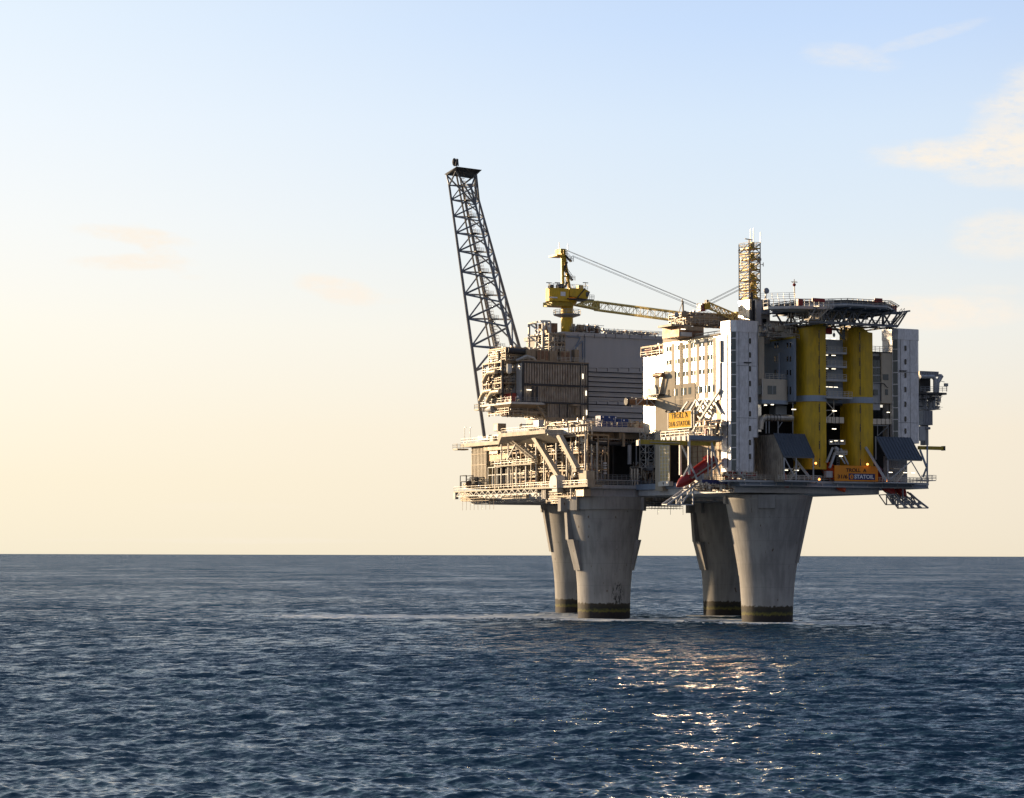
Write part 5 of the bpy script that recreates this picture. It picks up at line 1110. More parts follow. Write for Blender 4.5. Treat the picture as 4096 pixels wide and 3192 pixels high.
# ------------------------------------------------------------------ lifeboat shelters and lifeboats
def shelter(xl, xr, yt, xb, xrb, yb, lab, leftwall):
    w0 = -50.4; A = PV(xl, yt, w0); B = PV(xr, yt+2, w0)
    # lower edge: forward plane where its columns line up with the same u
    def fwd(u, y, x):      # find w so that point (u,w) appears at column x
        lo, hi = -62., -50.
        for _ in range(40):
            m_ = (lo+hi)/2
            if fv(x, y, m_)[0] > u: hi = m_
            else: lo = m_
        return (lo+hi)/2
    w1 = max(-57.5, min(-54.5, fwd(A[0], yb, xb))); zb2 = fv((xb+xrb)/2, yb, w1)[1]
    t = T('lifeboat_shelter', lab, 'boat shelter', ((A[0]+B[0])/2, -52, zr1), 'sloping-roofed lifeboat shelters')
    th = .35
    P = [(A[0], w1, zb2-th), (B[0], w1, zb2-th), (B[0], w0, A[2]-th), (A[0], w0, A[2]-th), (A[0], w1, zb2), (B[0], w1, zb2), (B[0], w0, A[2]), (A[0], w0, A[2])]
    t.part('roof_sheet', MB().hexa(P), 'roof'); mb = MB(); nr = 11
    for i in range(nr+1): u = A[0]+(B[0]-A[0])*i/nr; mb.bar((u, w1-.05, zb2+.05), (u, w0, A[2]+.05), .14, .16)
    t.part('roof_rib', mb, 'roof')
    if leftwall:
        mb = MB(); wl = -40; plate(mb, [(A[0]-.05, wl, A[2]-.3), (A[0]-.05, w0, A[2]-.3), (A[0]-.05, w1+.2, zb2-.3), (A[0]-.05, w1+.2, zr1-.4), (A[0]-.05, wl, zr1-.4)], (.3, 0, 0)); t.part('side_wall', mb, 'brown')
        mb = MB()
        for i in range(16): w = w1+.4+i*(wl-w1)/16; zt3 = A[2]-.35 if w > w0 else zb2-.35+(A[2]-zb2)*(w-w1)/(w0-w1); mb.box(A[0]-.17, A[0]-.05, w, w+.3, zr1-.3, zt3)
        t.part('side_rib', mb, 'brown')
    else:
        t.part('back_wall', MB().corr((A[0]+4.2, -47.6), (B[0]+1, -47.6), zr1, zb2+1, .6, .2), 'grey')
    mb = MB()
    for u in ((A[0]+.2, A[0]+3.6, B[0]-.2) if leftwall else (A[0]+.2, )): mb.bar((u, w1+.2, zb2-.3), (u, w1+.2, zr1+.1), .26)
    if leftwall: mb.bar((A[0]+.4, w1+.15, zb2-.5), (A[0]+3, w1+.15, zr1+.9), .24); mb.bar((B[0]-3.4, w0, zb2+.2), (B[0]-1, w1+.4, zr1+.6), .5)
    else:
        mb.bar((A[0]+.6, w1, zr1+.5), (A[0]+7.1, w1+.1, zb2-.4), .25); mb.bar((A[0]+7.1, w1+.1, zb2-.4), (A[0]+10.5, w1+.1, zr1+.4), .2); mb.bar((A[0]-3, w0, zr1+8.5), (A[0]-.4, w1, zr1+.2), .5); mb.bar((A[0], w0, zb2), (A[0], w0, A[2]), .25)
    t.part('post', mb, 'lgrey')
    t.part('floor', MB().box(A[0]+(.3 if leftwall else -1), B[0]+(2 if leftwall else 1.5), w1, -50.3, zr1-.35, zr1-.05), 'lgrey')
    rl_ = MB().rail([(A[0]-1.5, w1+.1, zr1), (B[0]+2, w1+.1, zr1)], 1.15, 1.2, .06); t.part('railing', rl_, 'rail')
    c = MB().fb(0+(3140 if leftwall else 3575), 0+(3172 if leftwall else 3612), 1873, 1877, -52, 1.5); c.stairs((B[0]-5.5, -52.2, zr1), (B[0]-2.5, -52.2, zr1+3.2), (0, .9, 0), 9); t.part('inner_stair', c, 'rail')
    mb = MB()
    for f in ((.15, .5) if leftwall else (.2, .62, .85)): u = A[0]+(B[0]-A[0])*f; mb.box(u, u+1, -53, -52.85, zr1+2.3, zr1+2.45)
    t.part('light_tube', mb, 'tube'); return A, B, w1, zb2
A1, B1, ww1, _ = shelter(3095, 3217, 1733, 3135, 3257, 1826, 'slate-roofed lifeboat shelter with brown side wall, beside the corner silver tower', True)
A2, B2, ww2, _ = shelter(3503, 3641, 1746, 3550, 3681, 1837, 'slate-roofed lifeboat shelter in front of the right silver tower', False)
def lifeboat(nose, direction, lab, L=10.5, tilt=33, m='orange'):
    """free-fall boat; nose (u,w,z); direction unit (u,w) the nose points to"""
    d = np.array((direction[0]*math.cos(math.radians(tilt)), direction[1]*math.cos(math.radians(tilt)), -math.sin(math.radians(tilt))))
    s = np.array((-direction[1], direction[0], 0.)); up = np.cross(s, d); up = up if up[2] > 0 else -up
    nose = np.array(nose, float); t = T('lifeboat', lab, 'lifeboat', nose, 'red and orange free-fall lifeboats')
    def hull(pr, top, n_=16):
        mb = MB(); k = 0
        for x, ry, rt, rbm in pr:
            for i in range(n_):
                a = 2*math.pi*i/n_; ca, sa = math.cos(a), math.sin(a); mb.v.append(tuple(nose-d*x+s*ry*ca+up*(rt if sa > 0 else rbm)*sa))
        for j in range(len(pr)-1):
            for i in range(n_): i2 = (i+1) % n_; mb.f.append((j*n_+i, j*n_+i2, (j+1)*n_+i2, (j+1)*n_+i))
        mb.f.append(tuple(range(n_))[::-1]); mb.f.append(tuple((len(pr)-1)*n_+i for i in range(n_))); return mb
    pr = [(0, .1, .1, .1), (.5, .55, .6, .5), (1.5, 1.05, 1.15, .95), (3.2, 1.45, 1.5, 1.25), (L-2.5, 1.5, 1.6, 1.35), (L-.6, 1.3, 1.3, 1.2), (L, .9, .9, .9)]
    t.part('hull', hull(pr, 1), m, smooth=True)
    mb = MB().bar(nose-d*(L-2.8)+up*1.5, nose-d*(L-1.4)+up*1.5, 1.2, 1.0); t.part('conning_cabin', mb, m)
    mb = MB().bar(nose-d*(L*.3)+s*1.5, nose-d*(L*.95)+s*1.5, .12, .35); mb.bar(nose-d*(L*.3)-s*1.5, nose-d*(L*.95)-s*1.5, .12, .35); t.part('fender', mb, 'cream')
    for k in (3.6, 5, 6.4):
        for q in (-1, 1): t.part('porthole', MB().bar(nose-d*k+s*q*1.43+up*.45, nose-d*(k+.45)+s*q*1.43+up*.45, .14, .3), 'slot')
    return t
def skid(name, lab, a, direction, L, drop, wid=2.4, m='lgrey', braces=True):
    a = np.array(a, float); d = np.array((direction[0], direction[1], -drop)); d = d/np.linalg.norm(d); s = np.array((-direction[1], direction[0], 0.))
    t = T('launch_ramp', lab, 'launch ramp', a, 'lifeboat launch ramps under the deck edge')
    for q in (-.5, .5): t.part('rail_beam', MB().bar(a+s*wid*q, a+s*wid*q+d*L, .32, .4), m)
    mb = MB(); e = a+d*L
    for f in (.35, .7, 1): mb.bar(a+d*L*f-s*wid/2, a+d*L*f+s*wid/2, .22)
    if braces:
        for q in (-.5, .5):
            p1 = a+d*L*.55+s*wid*q; b = np.array((p1[0], p1[1], e[2])); mb.bar(p1, b, .3); mb.bar(b, e+s*wid*q, .25); p2 = a+d*L*.2+s*wid*q; b2 = np.array((p2[0], p2[1], e[2]+(2.2 if q < 0 else 0))); mb.bar(p2, b2, .28); mb.bar(b2, b, .25); mb.bar(p2, b, .25)
    t.part('brace', mb, m); return t
nz = PV(2706, 1948, -42.4); lifeboat(nz, (-1, 0), 'dark red lifeboat sloping down to the left out of the open bay', 13, 32, 'red')
t0 = nz; skid('x', 'bare launch ramp under the nose of the left-pointing lifeboat', (nz[0]+5.6, -42.4, nz[2]+1.3), (-1, 0), 10.4, .62)
for x, y, lab in ((3132, 1949, 'orange lifeboat nose just under the deck edge, left of the orange sign'), (3358, 1967, 'orange and cream lifeboat nose under the deck edge below the orange sign'), (3556, 1985, 'orange lifeboat with most hull showing, near the right end under the deck'), (3602, 1990, 'rightmost orange lifeboat, above the long bare ramp')):
    w = -50.5 if x > 3500 else -49.5
    nz = PV(x+22, y, w); lifeboat(nz, (.12, -.993), lab, 10.5, 40, 'orange' if x < 3500 else 'red')
for x, lab in ((3560, 'left one of the two ramps hanging at the right corner'), (3616, 'right one of the two ramps hanging at the right corner')):
    a = PV(x, 1968, -48.5); skid('y', lab, a, (.25, -.968), 7.6, .62, 2.6, 'grey')
t = T('ramp_frame', 'rust-tinted frame with bottom chord hanging at the right corner of the deck', 'steel frame', PV(3600, 1990, -50))
mb = MB()
for a, b in (((3545, 1979), (3572, 2018)), ((3580, 1976), (3609, 2016)), ((3575, 1980), (3575, 2017)), ((3611, 1955), (3611, 2015)), ((3572, 2018), (3655, 2017)), ((3545, 1979), (3576, 1977)), ((3612, 1986), (3656, 2020)), ((3640, 1972), (3694, 2020)), ((3655, 2016), (3692, 2016))):
    mb.bar(PV(a[0], a[1], -51), PV(b[0], b[1], -51), .3)
    mb.bar(PV(a[0], a[1], -51)+np.array((0, 3, 0)), PV(b[0], b[1], -51)+np.array((0, 3, 0)), .22)
t.part('frame', mb, 'grey')
# A-frame gear between the towers
t = T('launch_gantry', 'light grey braced gantry with ladder standing between the yellow towers', 'gantry', PV(3345, 1860, -51))
mb = MB()
for a, b, r_ in (((3331, 1790), (3306, 1850), .4), ((3340, 1810), (3318, 1872), .5), ((3372, 1815), (3392, 1858), .35), ((3340, 1790), (3352, 1800), .7), ((3362, 1795), (3374, 1815), .4), ((3345, 1800), (3380, 1855), .3)): mb.bar(PV(a[0], a[1], -50.9), PV(b[0], b[1], -50.9), r_)
t.part('leg', mb, 'lgrey'); mb = MB()
for x0, x1, y in ((3317, 3380, 1776), (3335, 3388, 1817), (3340, 3390, 1808)): a = PV(x0, y, -51.2); b = PV(x1, y, -51.2); mb.bar(a, b, .22); 
a = PV(3317, 1776, -51.2); b = PV(3380, 1776, -51.2); mb.rail([a, b], 1, .9, .06); a = PV(3340, 1817, -51.2); b = PV(3388, 1817, -51.2); mb.rail([a, b], 1, .9, .06)
mb.ladder(PV(3352, 1860, -51.2), PV(3352, 1800, -51.2), .6); t.part('landing', mb, 'rail'); t.part('light_tube', MB().fb(3322, 3329, 1765, 1768, -51.3, .15).fb(3338, 3351, 1762, 1764, -51.3, .15).fb(3364, 3374, 1762, 1765, -51.3, .15).fb(3358, 3371, 1823, 1826, -51.3, .15), 'tube')
t.part('cabinet', MB().fb(3305, 3331, 1884, 1910, -51, 1), 'lgrey')
t = T('orange_sign', 'large orange sign with blue panel and flame emblem on the deck edge', 'sign', PV(3425, 1925, -51.6))
ws = -51.6; ua, ub = fv(3339, 1893, ws)[0], fv(3512, 1893, ws)[0]; z0, z1 = fv(3425, 1925, ws)[1], fv(3425, 1863, ws)[1]
t.part('board', MB().box(ua, ub, ws, ws+.25, z0, z1), 'orsign')
pa, pb = fv(3395, 1905, ws)[0], fv(3500, 1905, ws)[0]; pz0, pz1 = fv(3447, 1919.5, ws)[1], fv(3447, 1894.5, ws)[1]
t.part('blue_panel', MB().box(pa, pb, ws-.05, ws, pz0, pz1), 'navy')
c = fv(3425, 1880, ws); t.text('lettering', 'TROLL  A', (fv(3425, 1880, ws)[0], ws-.03, fv(3425, 1881, ws)[1]), (1, 0), (z1-z0)*.24, (ub-ua)*.47, 'ink', .012)
t.text('lettering', '31/6', (fv(3370, 1906, ws)[0], ws-.03, fv(3370, 1906, ws)[1]), (1, 0), (z1-z0)*.25, (ub-ua)*.225, 'ink', .02)
t.text('lettering', 'STATOIL', (fv(3456, 1907, ws)[0], ws-.08, fv(3456, 1907, ws)[1]), (1, 0), (z1-z0)*.26, (ub-ua)*.455, 'whit', .03)
u, z = fv(3406, 1907, ws); mb = MB(); plate(mb, [(u+.55*math.cos(a), ws-.09, z+.58*math.sin(a)) for a in np.linspace(0, 2*math.pi, 17)[:-1]], (0, .04, 0)); t.part('emblem_disc', mb, 'orsign')
mb = MB(); plate(mb, [(u-.16, ws-.12, z-.3), (u+.16, ws-.12, z-.3), (u+.12, ws-.12, z), (u, ws-.12, z+.38), (u-.12, ws-.12, z)], (0, .03, 0)); t.part('emblem_drop', mb, 'navy')
t.part('backing_post', MB().box(ua+1, ua+1.2, ws+.25, -50, z0+.2, z0+.6).box(ub-1.2, ub-1, ws+.25, -50, z0+.2, z0+.6), 'lgrey')
for x, y, lab in ((3263, 1853, 'orange lamp glowing at the foot of the left yellow tower'), (3277, 1917, 'orange lamp glowing at the deck edge left of the orange sign'), (3470, 1857, 'orange lamp glowing just above the orange sign'), (3547, 1921, 'orange lamp glowing at the deck edge right of the orange sign')):
    c = PV(x, y, -52.2); t = T('edge_lamp', lab, 'lamp', c, 'glowing orange lamps'); t.part('globe', MB().ball(c, .28, 10, 6), 'lampo'); t.part('bracket', MB().bar(np.array(c)+(0, .2, -.25), np.array(c)+(0, 1.6, -.9), .12), 'dark')
# ------------------------------------------------------------------ helideck
wc0 = -47.5; uH = fv(3335, 1210, wc0)[0]; rH = 15.0; zH = fv(3335, 1208, wc0-14)[1]
t = T('helideck', 'large octagonal helideck on a truss above the yellow towers', 'helideck', (uH, wc0, zH))
oc = lambda r, o=0: [(uH+r*math.cos(math.radians(22.5+45*i)), wc0+r*math.sin(math.radians(22.5+45*i))) for i in range(8)]
t.part('deck', MB().prism(oc(rH), zH-.9, zH), 'blueg'); t.part('rim', MB().prism(oc(rH+.5), zH-.65, zH-.25), 'lgrey')
P = oc(rH+.5); t.part('railing', MB().rail([(a, b, zH-.25) for a, b in P+P[:1]], 1.25, 1.5, .06), 'rail')
P2 = oc(rH+1.3); mb = MB()
for (a, b), (c_, d_), (a2, b2), (c2, d2) in zip(P, P[1:]+P[:1], P2, P2[1:]+P2[:1]):
    for i in range(8):
        f = i/8; mb.bar((a+(c_-a)*f, b+(d_-b)*f, zH+.35), (a2+(c2-a2)*f, b2+(d2-b2)*f, zH+.95), .09)
    mb.bar((a2, b2, zH+.95), (c2, d2, zH+.95), .12); mb.bar(((a+a2)/2, (b+b2)/2, zH+.65), ((c_+c2)/2, (d_+d2)/2, zH+.65), .08)
t.part('safety_net', mb, 'dark')
t.part('inner_parapet', MB().prism(oc(rH-.4), zH+.01, zH+.8), 'dark')
mb = MB()
for x0, x1 in ((3250, 3300), (3500, 3530)): mb.fb(x0, x1, 1193, 1207, wc0-15, .3)
t.part('red_panel', mb, 'red')
zq = zH-4.4; mb = MB()
for w in (wc0-9, wc0+5):
    uL2, uR2 = uH-13.5, uH+12.5
    mb.bar((uL2, w, zq), (uR2, w, zq), .5, .6); mb.bar((uL2-1, w, zH-1.2), (uR2+1, w, zH-1.2), .5, .7)
    n_ = 6
    for i in range(n_):
        a = uL2+(uR2-uL2)*i/n_; b = uL2+(uR2-uL2)*(i+1)/n_; m_ = (a+b)/2
        mb.bar((a, w, zH-1.3), (m_, w, zq), .34); mb.bar((m_, w, zq), (b, w, zH-1.3), .34)
        if i % 2: mb.bar((a, w, zq), (a, w, zH-1), .45)
for i in range(7):
    a = uH-13.5+26*i/6; mb.bar((a, wc0-9, zq), (a, wc0+6, zq), .35); mb.bar((a, wc0-13, zH-1), (a, wc0-9, zq), .3); mb.bar((a, wc0-14, zH-1.1), (a, wc0+13, zH-1.1), .35)
t.part('truss', mb, 'boom'); mb = MB()
mb.bar(PV(3325, 1290, -48.5), PV(3371, 1352, -48.5), .35); mb.bar(PV(3325, 1290, -48.5), PV(3303, 1314, -48.5), .3); mb.bar(PV(3374, 1288, -48), PV(3374, 1358, -48), .5); t.part('strut', mb, 'boom'); t.part('red_box', MB().fb(3304, 1+3328, 1312, 1336, -47, 1), 'red'); t.part('hanging_lamp', MB().bar(PV(3336, 1292, -49), PV(3336, 1330, -49), .1).ball(PV(3336, 1340, -49), .55, 10, 6, (.7, .4, 1)), 'dish')
mb = MB().stairs((uH-13.3, wc0-13, zq+.3), (uH-10, wc0-13, zH-1.2), (0, 1.2, 0), 12); mb.box(uH-16, uH-13, wc0-13.2, wc0-11, zq, zq+.25); mb.rail([(uH-16, wc0-13.2, zq+.25), (uH-13, wc0-13.2, zq+.25)], 1.2, 1, .07); t.part('left_stair', mb, 'cream')
mb = MB().stairs((uH+11.5, wc0-9, zq+.2), (uH+14.6, wc0-9, zH-1), (0, 1.2, 0), 12); mb.box(uH+2, uH+12, wc0-9.2, wc0-7.5, zq-.7, zq-.5); mb.rail([(uH+2, wc0-9.2, zq-.5), (uH+12, wc0-9.2, zq-.5)], 1.6, 1, .07); t.part('right_stair', mb, 'dark')
t.part('hose_cabinet', MB().fb(3193, 3212, 1196, 1222, wc0-16.7, .8), 'red'); t.part('end_cabinet', MB().fb(3572, 3587, 1220, 1247, wc0-7, .8), 'red')
clutter(t, (uH-12, uH+2, wc0-7, wc0+4, zq, zH-1.6), 30, 111, frame=False, small=130, rmax=.15, mats=('pipe', 'pipeb', 'rail'))
t = T('wing_platform', 'railed platform whitened as if sunlit, joining the left end of the helideck', 'platform', (uH-14, wc0-6, zH))
ua = fv(3072, 1220, wc0-6)[0]; ub = uH-9; t.part('floor', MB().prism([(ua, wc0-6), (ua+4, wc0-9.5), (ub, wc0-13), (ub, wc0-1), (ua, wc0-4)], zH-1.6, zH-.95), 'white')  # white floor colour stands in for direct sun that misses it
t.part('railing', MB().rail([(ua, wc0-4, zH-.95), (ua, wc0-6, zH-.95), (ua+4, wc0-9.5, zH-.95), (ub, wc0-13, zH-.95)], 1.7, 1.2, .08), 'white')
t = T('wind_marker_mast', 'thin mast with red ball and crossed top behind the helideck', 'signal mast', PV(3178, 1190, -38))
t.part('pole', MB().bar(PV(3178, 1192, -38), PV(3177, 1128, -38), .22), 'white'); t.part('ball', MB().ball(PV(3177, 1139, -38), .42, 12, 8), 'red'); a = PV(3177, 1128, -38); t.part('cross_top', MB().bar(np.array(a)-(.9, 0, 0), np.array(a)+(.9, 0, 0), .16).bar(np.array(a)-(0, .8, 0), np.array(a)+(0, .8, 0), .16).bar(np.array(a), np.array(a)+(0, 0, .7), .14), 'dark')
# plant between the silver tower and helideck
t = T('upper_plant', 'grey stair block with landings behind the lattice mast', 'building', (28, -38, zt_))
t.part('wall', MB().fb(3021, 3080, 1198, 1372, -39, 6), 'hall'); t.part('pale_panel', MB().fb(3025, 3050, 1200, 1262, -39.15, .14), 'lgrey')
t.part('doorway', MB().fb(3051, 3066, 1276, 1300, -39.2, .18).fb(3051, 3065, 1204, 1240, -39.2, .18), 'slot')
mb = MB()
for y in (1252, 1312): a = PV(3038, y, -40.4); b = PV(3084, y, -40.4); mb.box(a[0], b[0], -40.4, -39, a[2]-.2, a[2]); mb.rail([a, b], 1.2, 1.2, .06)
t.part('landing', mb, 'raild'); t.part('roof_railing', MB().rail([PV(3042, 1196, -39), PV(3180, 1193, -39)], 1.4, 1.6, .06), 'rail')
t.part('link_wall', MB().fb(3080, 3190, 1285, 1360, -36, 6), 'hall')
t = T('white_container', 'white ribbed container lit by the sun under the helideck', 'container', PV(3150, 1340, -46))
t.part('body', MB().fb(3125, 3172, 1300, 1350, -46, 5), 'white'); a, b = fv(3125, 1320, -46)[0], fv(3172, 1320, -46)[0]; t.part('corrugation', MB().corr((a, -46.05), (b, -46.05), fv(3150, 1348, -46)[1], fv(3150, 1302, -46)[1], .5, .1), 'white')
t.part('brown_end', MB().fb(3107, 3124, 1299, 1330, -45.5, 3), 'pipeb')
t = T('upper_plant_pipework', 'lit pipes and valves before the white container', 'process pipework', PV(3090, 1345, -45))
ua, ub = fv(3040, 1330, -45)[0], fv(3190, 1330, -45)[0]; z0 = zt_+.1
clutter(t, (ua, ub, -47, -41, z0, z0+3.4), 44, 113, frame=False, rmax=.2, small=80, boxes=3, vessels=1)
t.part('roof_railing', MB().rail([(ua+1, -47.3, z0), (ub-1, -47.3, z0)], 1.2, 1.4, .06), 'rail')
# ------------------------------------------------------------------ lattice mast
ul, ur = fv(2997, 1080, -42)[0], fv(3041, 1080, -42)[0]; wb_ = -42+4.6; z0, z1 = fv(3019, 1196, -42)[1], fv(3019, 972, -42)[1]
t = T('lattice_mast', 'yellow and white square lattice mast with landings and antennas', 'lattice mast', ((ul+ur)/2, -40, z0))
ch = [(ul, -42), (ur, -42), (ur, wb_), (ul, wb_)]
t.part('lattice', MB().lattice([(a, b, z0) for a, b in ch], [(a, b, z1) for a, b in ch], 6, .16, .09, cross=True), 'cream')
for y in (990, 1033, 1074, 1115, 1155, 1188):
    z = fv(3019, y, -42)[1]; o = t.part('landing', MB().box(ul+.1, ur-.1, -42+.1, wb_-.1, z-.3, z), 'yelst'); t.part('railing', MB().rail([(ul, -42.05, z), (ur, -42.05, z), (ur, wb_, z), (ul, wb_, z), (ul, -42.05, z)], 1.3, 1.1, .06), 'yelst' if y != 990 else 'cream', o)
    t.part('equipment', MB().box(ul+.6, ul+1.5, -41.5, -40.7, z, z+1.1).box(ur-1.3, ur-.6, -40.4, -39.4, z, z+1.5), 'yeld', o)
for x, y0, y1 in ((3002, 975, 916), (3014, 975, 913), (3042, 975, 928), (2964, 1060, 1030), (3052, 1062, 1054)): t.part('whip_antenna', MB().bar(PV(x, y0, -40.5), PV(x, y1, -40.5), .13), 'rail')
mb = MB().bar(PV(2980, 955, -41), PV(3010, 960, -41), .3, .2).bar(PV(2996, 972, -41), PV(2996, 957, -41), .25); t.part('radar_bar', mb, 'cream')
mb = MB()
for y in (1001, 1004, 1010): mb.bar(PV(2952, y, -41), PV(2966, y, -41), .1)
mb.bar(PV(3040, 1058, -41), PV(3053, 1058, -41), .12); mb.bar(PV(3053, 1050, -41), PV(3053, 1066, -41), .12); t.part('yagi_antenna', mb, 'dark')
t.part('ladder', MB().ladder((ur-1.4, wb_-.3, z0), (ur-1.4, wb_-.3, z1), .6), 'cream')
zb2 = fv(3000, 1300, -42)[1]; t.part('base_housing', MB().box(ul, ul+2, -41.9, wb_+.4, zb2, z0-.15), 'facade'); mb = MB(); mb.fb(3004, 3012, 1170, 1300, -42.4, .5); mb.fb(3016, 3022, 1200, 1300, -42.4, .4); t.part('cable_trunk', mb, 'dark')
t.part('base_slab', MB().box(ul+2, ur+.5, -41.5, wb_, zb2, z0-.15), 'hall')
# ------------------------------------------------------------------ cranes
WC = 44
t = T('pedestal_crane', 'tall yellow pedestal crane with its boom resting towards the right', 'crane', PV(2268, 1440, WC))
c0, _ = fv(2268, 1300, WC); zb1 = fv(2268, 1440, WC)[1]; zc1 = fv(2268, 1236, WC)[1]; z_r = fv(2268, 1258, WC)[1]
t.part('pedestal', MB().tube((c0, WC, zb1), (c0, WC, zc1), 1.65, 24), 'yelst'); t.part('pedestal_neck', MB().lathe(c0, WC, [(1.65, zc1), (1.75, zc1+.8), (2.6, zc1+1.5), (2.9, zc1+2.6)], 24), 'yelst')
o = t.part('gallery', MB().lathe(c0, WC, [(1.7, z_r-.9), (3.6, z_r-.3), (3.75, z_r), (1.7, z_r)], 24), 'grey')
P = [(c0+3.7*math.cos(a), WC+3.7*math.sin(a), z_r) for a in np.linspace(0, 2*math.pi, 13)]; t.part('railing', MB().rail(P, 1.2, 1.9, .07), 'rail', o)
zh0, zh1 = fv(2230, 1206, WC-2)[1], fv(2230, 1154, WC-2)[1]
ua, ub = fv(2191, 1180, WC-3)[0], fv(2273, 1180, WC-3)[0]
pl = [(ub, WC-3.4), (ua+2.2, WC-3.4), (ua+.7, WC-2.6), (ua+.5, WC-1), (ua+1.2, WC+.5), (ua+2.4, WC+1.8), (ub, WC+1.8)]
t.part('machinery_house', MB().prism(pl, zh0, zh1), 'yelst')
t.part('slew_ring', MB().box(ua+1.5, ub+1.5, WC-2.6, WC+2.6, zh0-1.2, zh0-.01), 'yeld')
u2, u3 = fv(2277, 1180, WC-3)[0], fv(2350, 1180, WC-3)[0]; u4 = fv(2359, 1165, WC-3)[0]; zk0, zk1 = fv(2320, 1198, WC-3)[1], fv(2320, 1154, WC-3)[1]
mb = MB(); plate(mb, [(u2, WC-3.2, zk0+.8), (u3-.6, WC-3.2, zk0+.2), (u3, WC-3.2, zk0+.3), (u4, WC-3.2, zk1-.8), (u3-.8, WC-3.2, zk1), (u2, WC-3.2, zk1)], (0, 4.2, 0)); o = t.part('cab', mb, 'yelst')
t.part('cab_window', plate(MB(), [(u3-.55, WC-3.3, zk0+.8), (u3+.02, WC-3.3, zk0+.9), (u4-.1, WC-3.3, zk1-.9), (u3-.6, WC-3.3, zk1-.9)], (0, .1, 0)), 'glassg', o)
t.part('cab_floor', MB().box(u2-1, u3+1.4, WC-4.2, WC+1, zk0-.2, zk0+.1).rail([(u3, WC-4.2, zk0+.1), (u3+1.4, WC-4.2, zk0+.1)], 1.2, .9, .06), 'dark', o)
t.part('side_stair', MB().bar((u2+2.2, WC-3.5, zk0+.3), (u2+4.6, WC-3.5, zk1), .25), 'dark', o)
t.part('notice', MB().fb(2243, 2262, 1167, 1184, WC-3.5, .08), 'whit'); t.part('small_plate', MB().fb(2195, 2230, 1187, 1192, WC-3.5, .08), 'whit')
mb = MB().rail([(ua+.5, WC-3.3, zh1), (ub, WC-3.3, zh1), (u3, WC-3.1, zh1)], 1.2, 1.1, .06); t.part('roof_railing', mb, 'rail')
mb = MB()
for x in (2196, 2230, 2342): a = PV(x, 1150, WC-2); b = PV(x, 1131, WC-2); mb.bar(a, b, .14); mb.bar(np.array(b)-(.8, 0, 0), np.array(b)+(.8, 0, 0), .2)
t.part('floodlight_post', mb, 'dark'); t.part('winch', MB().tube(PV(2196, 1147, WC-2), PV(2212, 1147, WC-2), .6, 12).tube(PV(2228, 1147, WC-2), PV(2250, 1145, WC-2), .7, 12), 'dark'); t.part('roof_box', MB().fb(2314, 2333, 1141, 1154, WC-2, 1.5), 'yelst')
mb = MB()
for w in (WC-1.8, WC+1.8):
    mb.bar(PV(2251, 1156, w), PV(2249, 1015, w), .75, .6); mb.bar(PV(2283, 1190, w), PV(2256, 1016, w), .7, .6); mb.bar(PV(2250, 1105, w), PV(2268, 1105, w), .4); mb.bar(PV(2250, 1075, w), PV(2262, 1075, w), .4)
t.part('a_frame', mb, 'yelst'); t.part('frame_head', MB().fb(2243, 2263, 995, 1018, WC-1.6, 3.2), 'yeld'); t.part('head_landing', MB().fb(2228, 2268, 1018, 1024, WC-2.4, 4.8).rail([PV(2227, 1018, WC-2.4), PV(2268, 1018, WC-2.4)], 1.3, 1, .07), 'yelst')
mb = MB().stairs(PV(2262, 1020, WC-2.6), PV(2288, 1047, WC-2.6), (0, .8, 0), 9); mb.stairs(PV(2258, 1080, WC-2.6), PV(2270, 1048, WC-2.6), (0, .8, 0), 9); mb.stairs(PV(2260, 1077, WC-2.6), PV(2292, 1122, WC-2.6), (0, .8, 0), 12); mb.stairs(PV(2262, 1150, WC-2.6), PV(2272, 1125, WC-2.6), (0, .8, 0), 8)
mb.rail([PV(2284, 1047, WC-2.6), PV(2294, 1047, WC-2.6)], 1.4, 1, .07); mb.rail([PV(2288, 1122, WC-2.6), PV(2300, 1122, WC-2.6)], 1.2, 1, .07); t.part('zigzag_stair', mb, 'dark')
for x, y0, y1 in ((2236, 1015, 970), (2271, 1000, 976)): t.part('aerial', MB().bar(PV(x, y0, WC), PV(x, y1, WC), .15), 'rail')
def boom(t, top0, top1, bot0, bot1, w, wid, n_, m, ra=.2, rb_=.1):
    L0 = [PV(*top0, w-wid/2), PV(*bot0, w-wid/2), PV(*bot0, w+wid/2), PV(*top0, w+wid/2)]; L1 = [PV(*top1, w-wid/2), PV(*bot1, w-wid/2), PV(*bot1, w+wid/2), PV(*top1, w+wid/2)]
    return t.part('boom', MB().lattice(L0, L1, n_, ra, rb_), 'yelp')
# the boom swings towards the viewer-right; ends over the accommodation roof
def PD(x, y, f): return PV(x, y, WC-4+(-22-WC+4)*f)
def boom2(t, T0, T1, B0, B1, f0, f1, wid, n_, m, ra, rb_):
    L0 = [np.array(PD(*T0, f0))-(0, wid/2, 0), np.array(PD(*B0, f0))-(0, wid/2, 0), np.array(PD(*B0, f0))+(0, wid/2, 0), np.array(PD(*T0, f0))+(0, wid/2, 0)]
    L1 = [np.array(PD(*T1, f1))-(0, wid/2, 0), np.array(PD(*B1, f1))-(0, wid/2, 0), np.array(PD(*B1, f1))+(0, wid/2, 0), np.array(PD(*T1, f1))+(0, wid/2, 0)]
    return t.part('boom', MB().lattice(L0, L1, n_, ra, rb_), 'yelp')
boom2(t, (2335, 1207), (2385, 1207), (2305, 1220), (2385, 1236), 0, .1, 2.2, 4, 'yelst', .25, .12)
boom2(t, (2385, 1207), (2700, 1248), (2385, 1240), (2700, 1282), .1, .6, 2.2, 11, 'yelst', .2, .07)
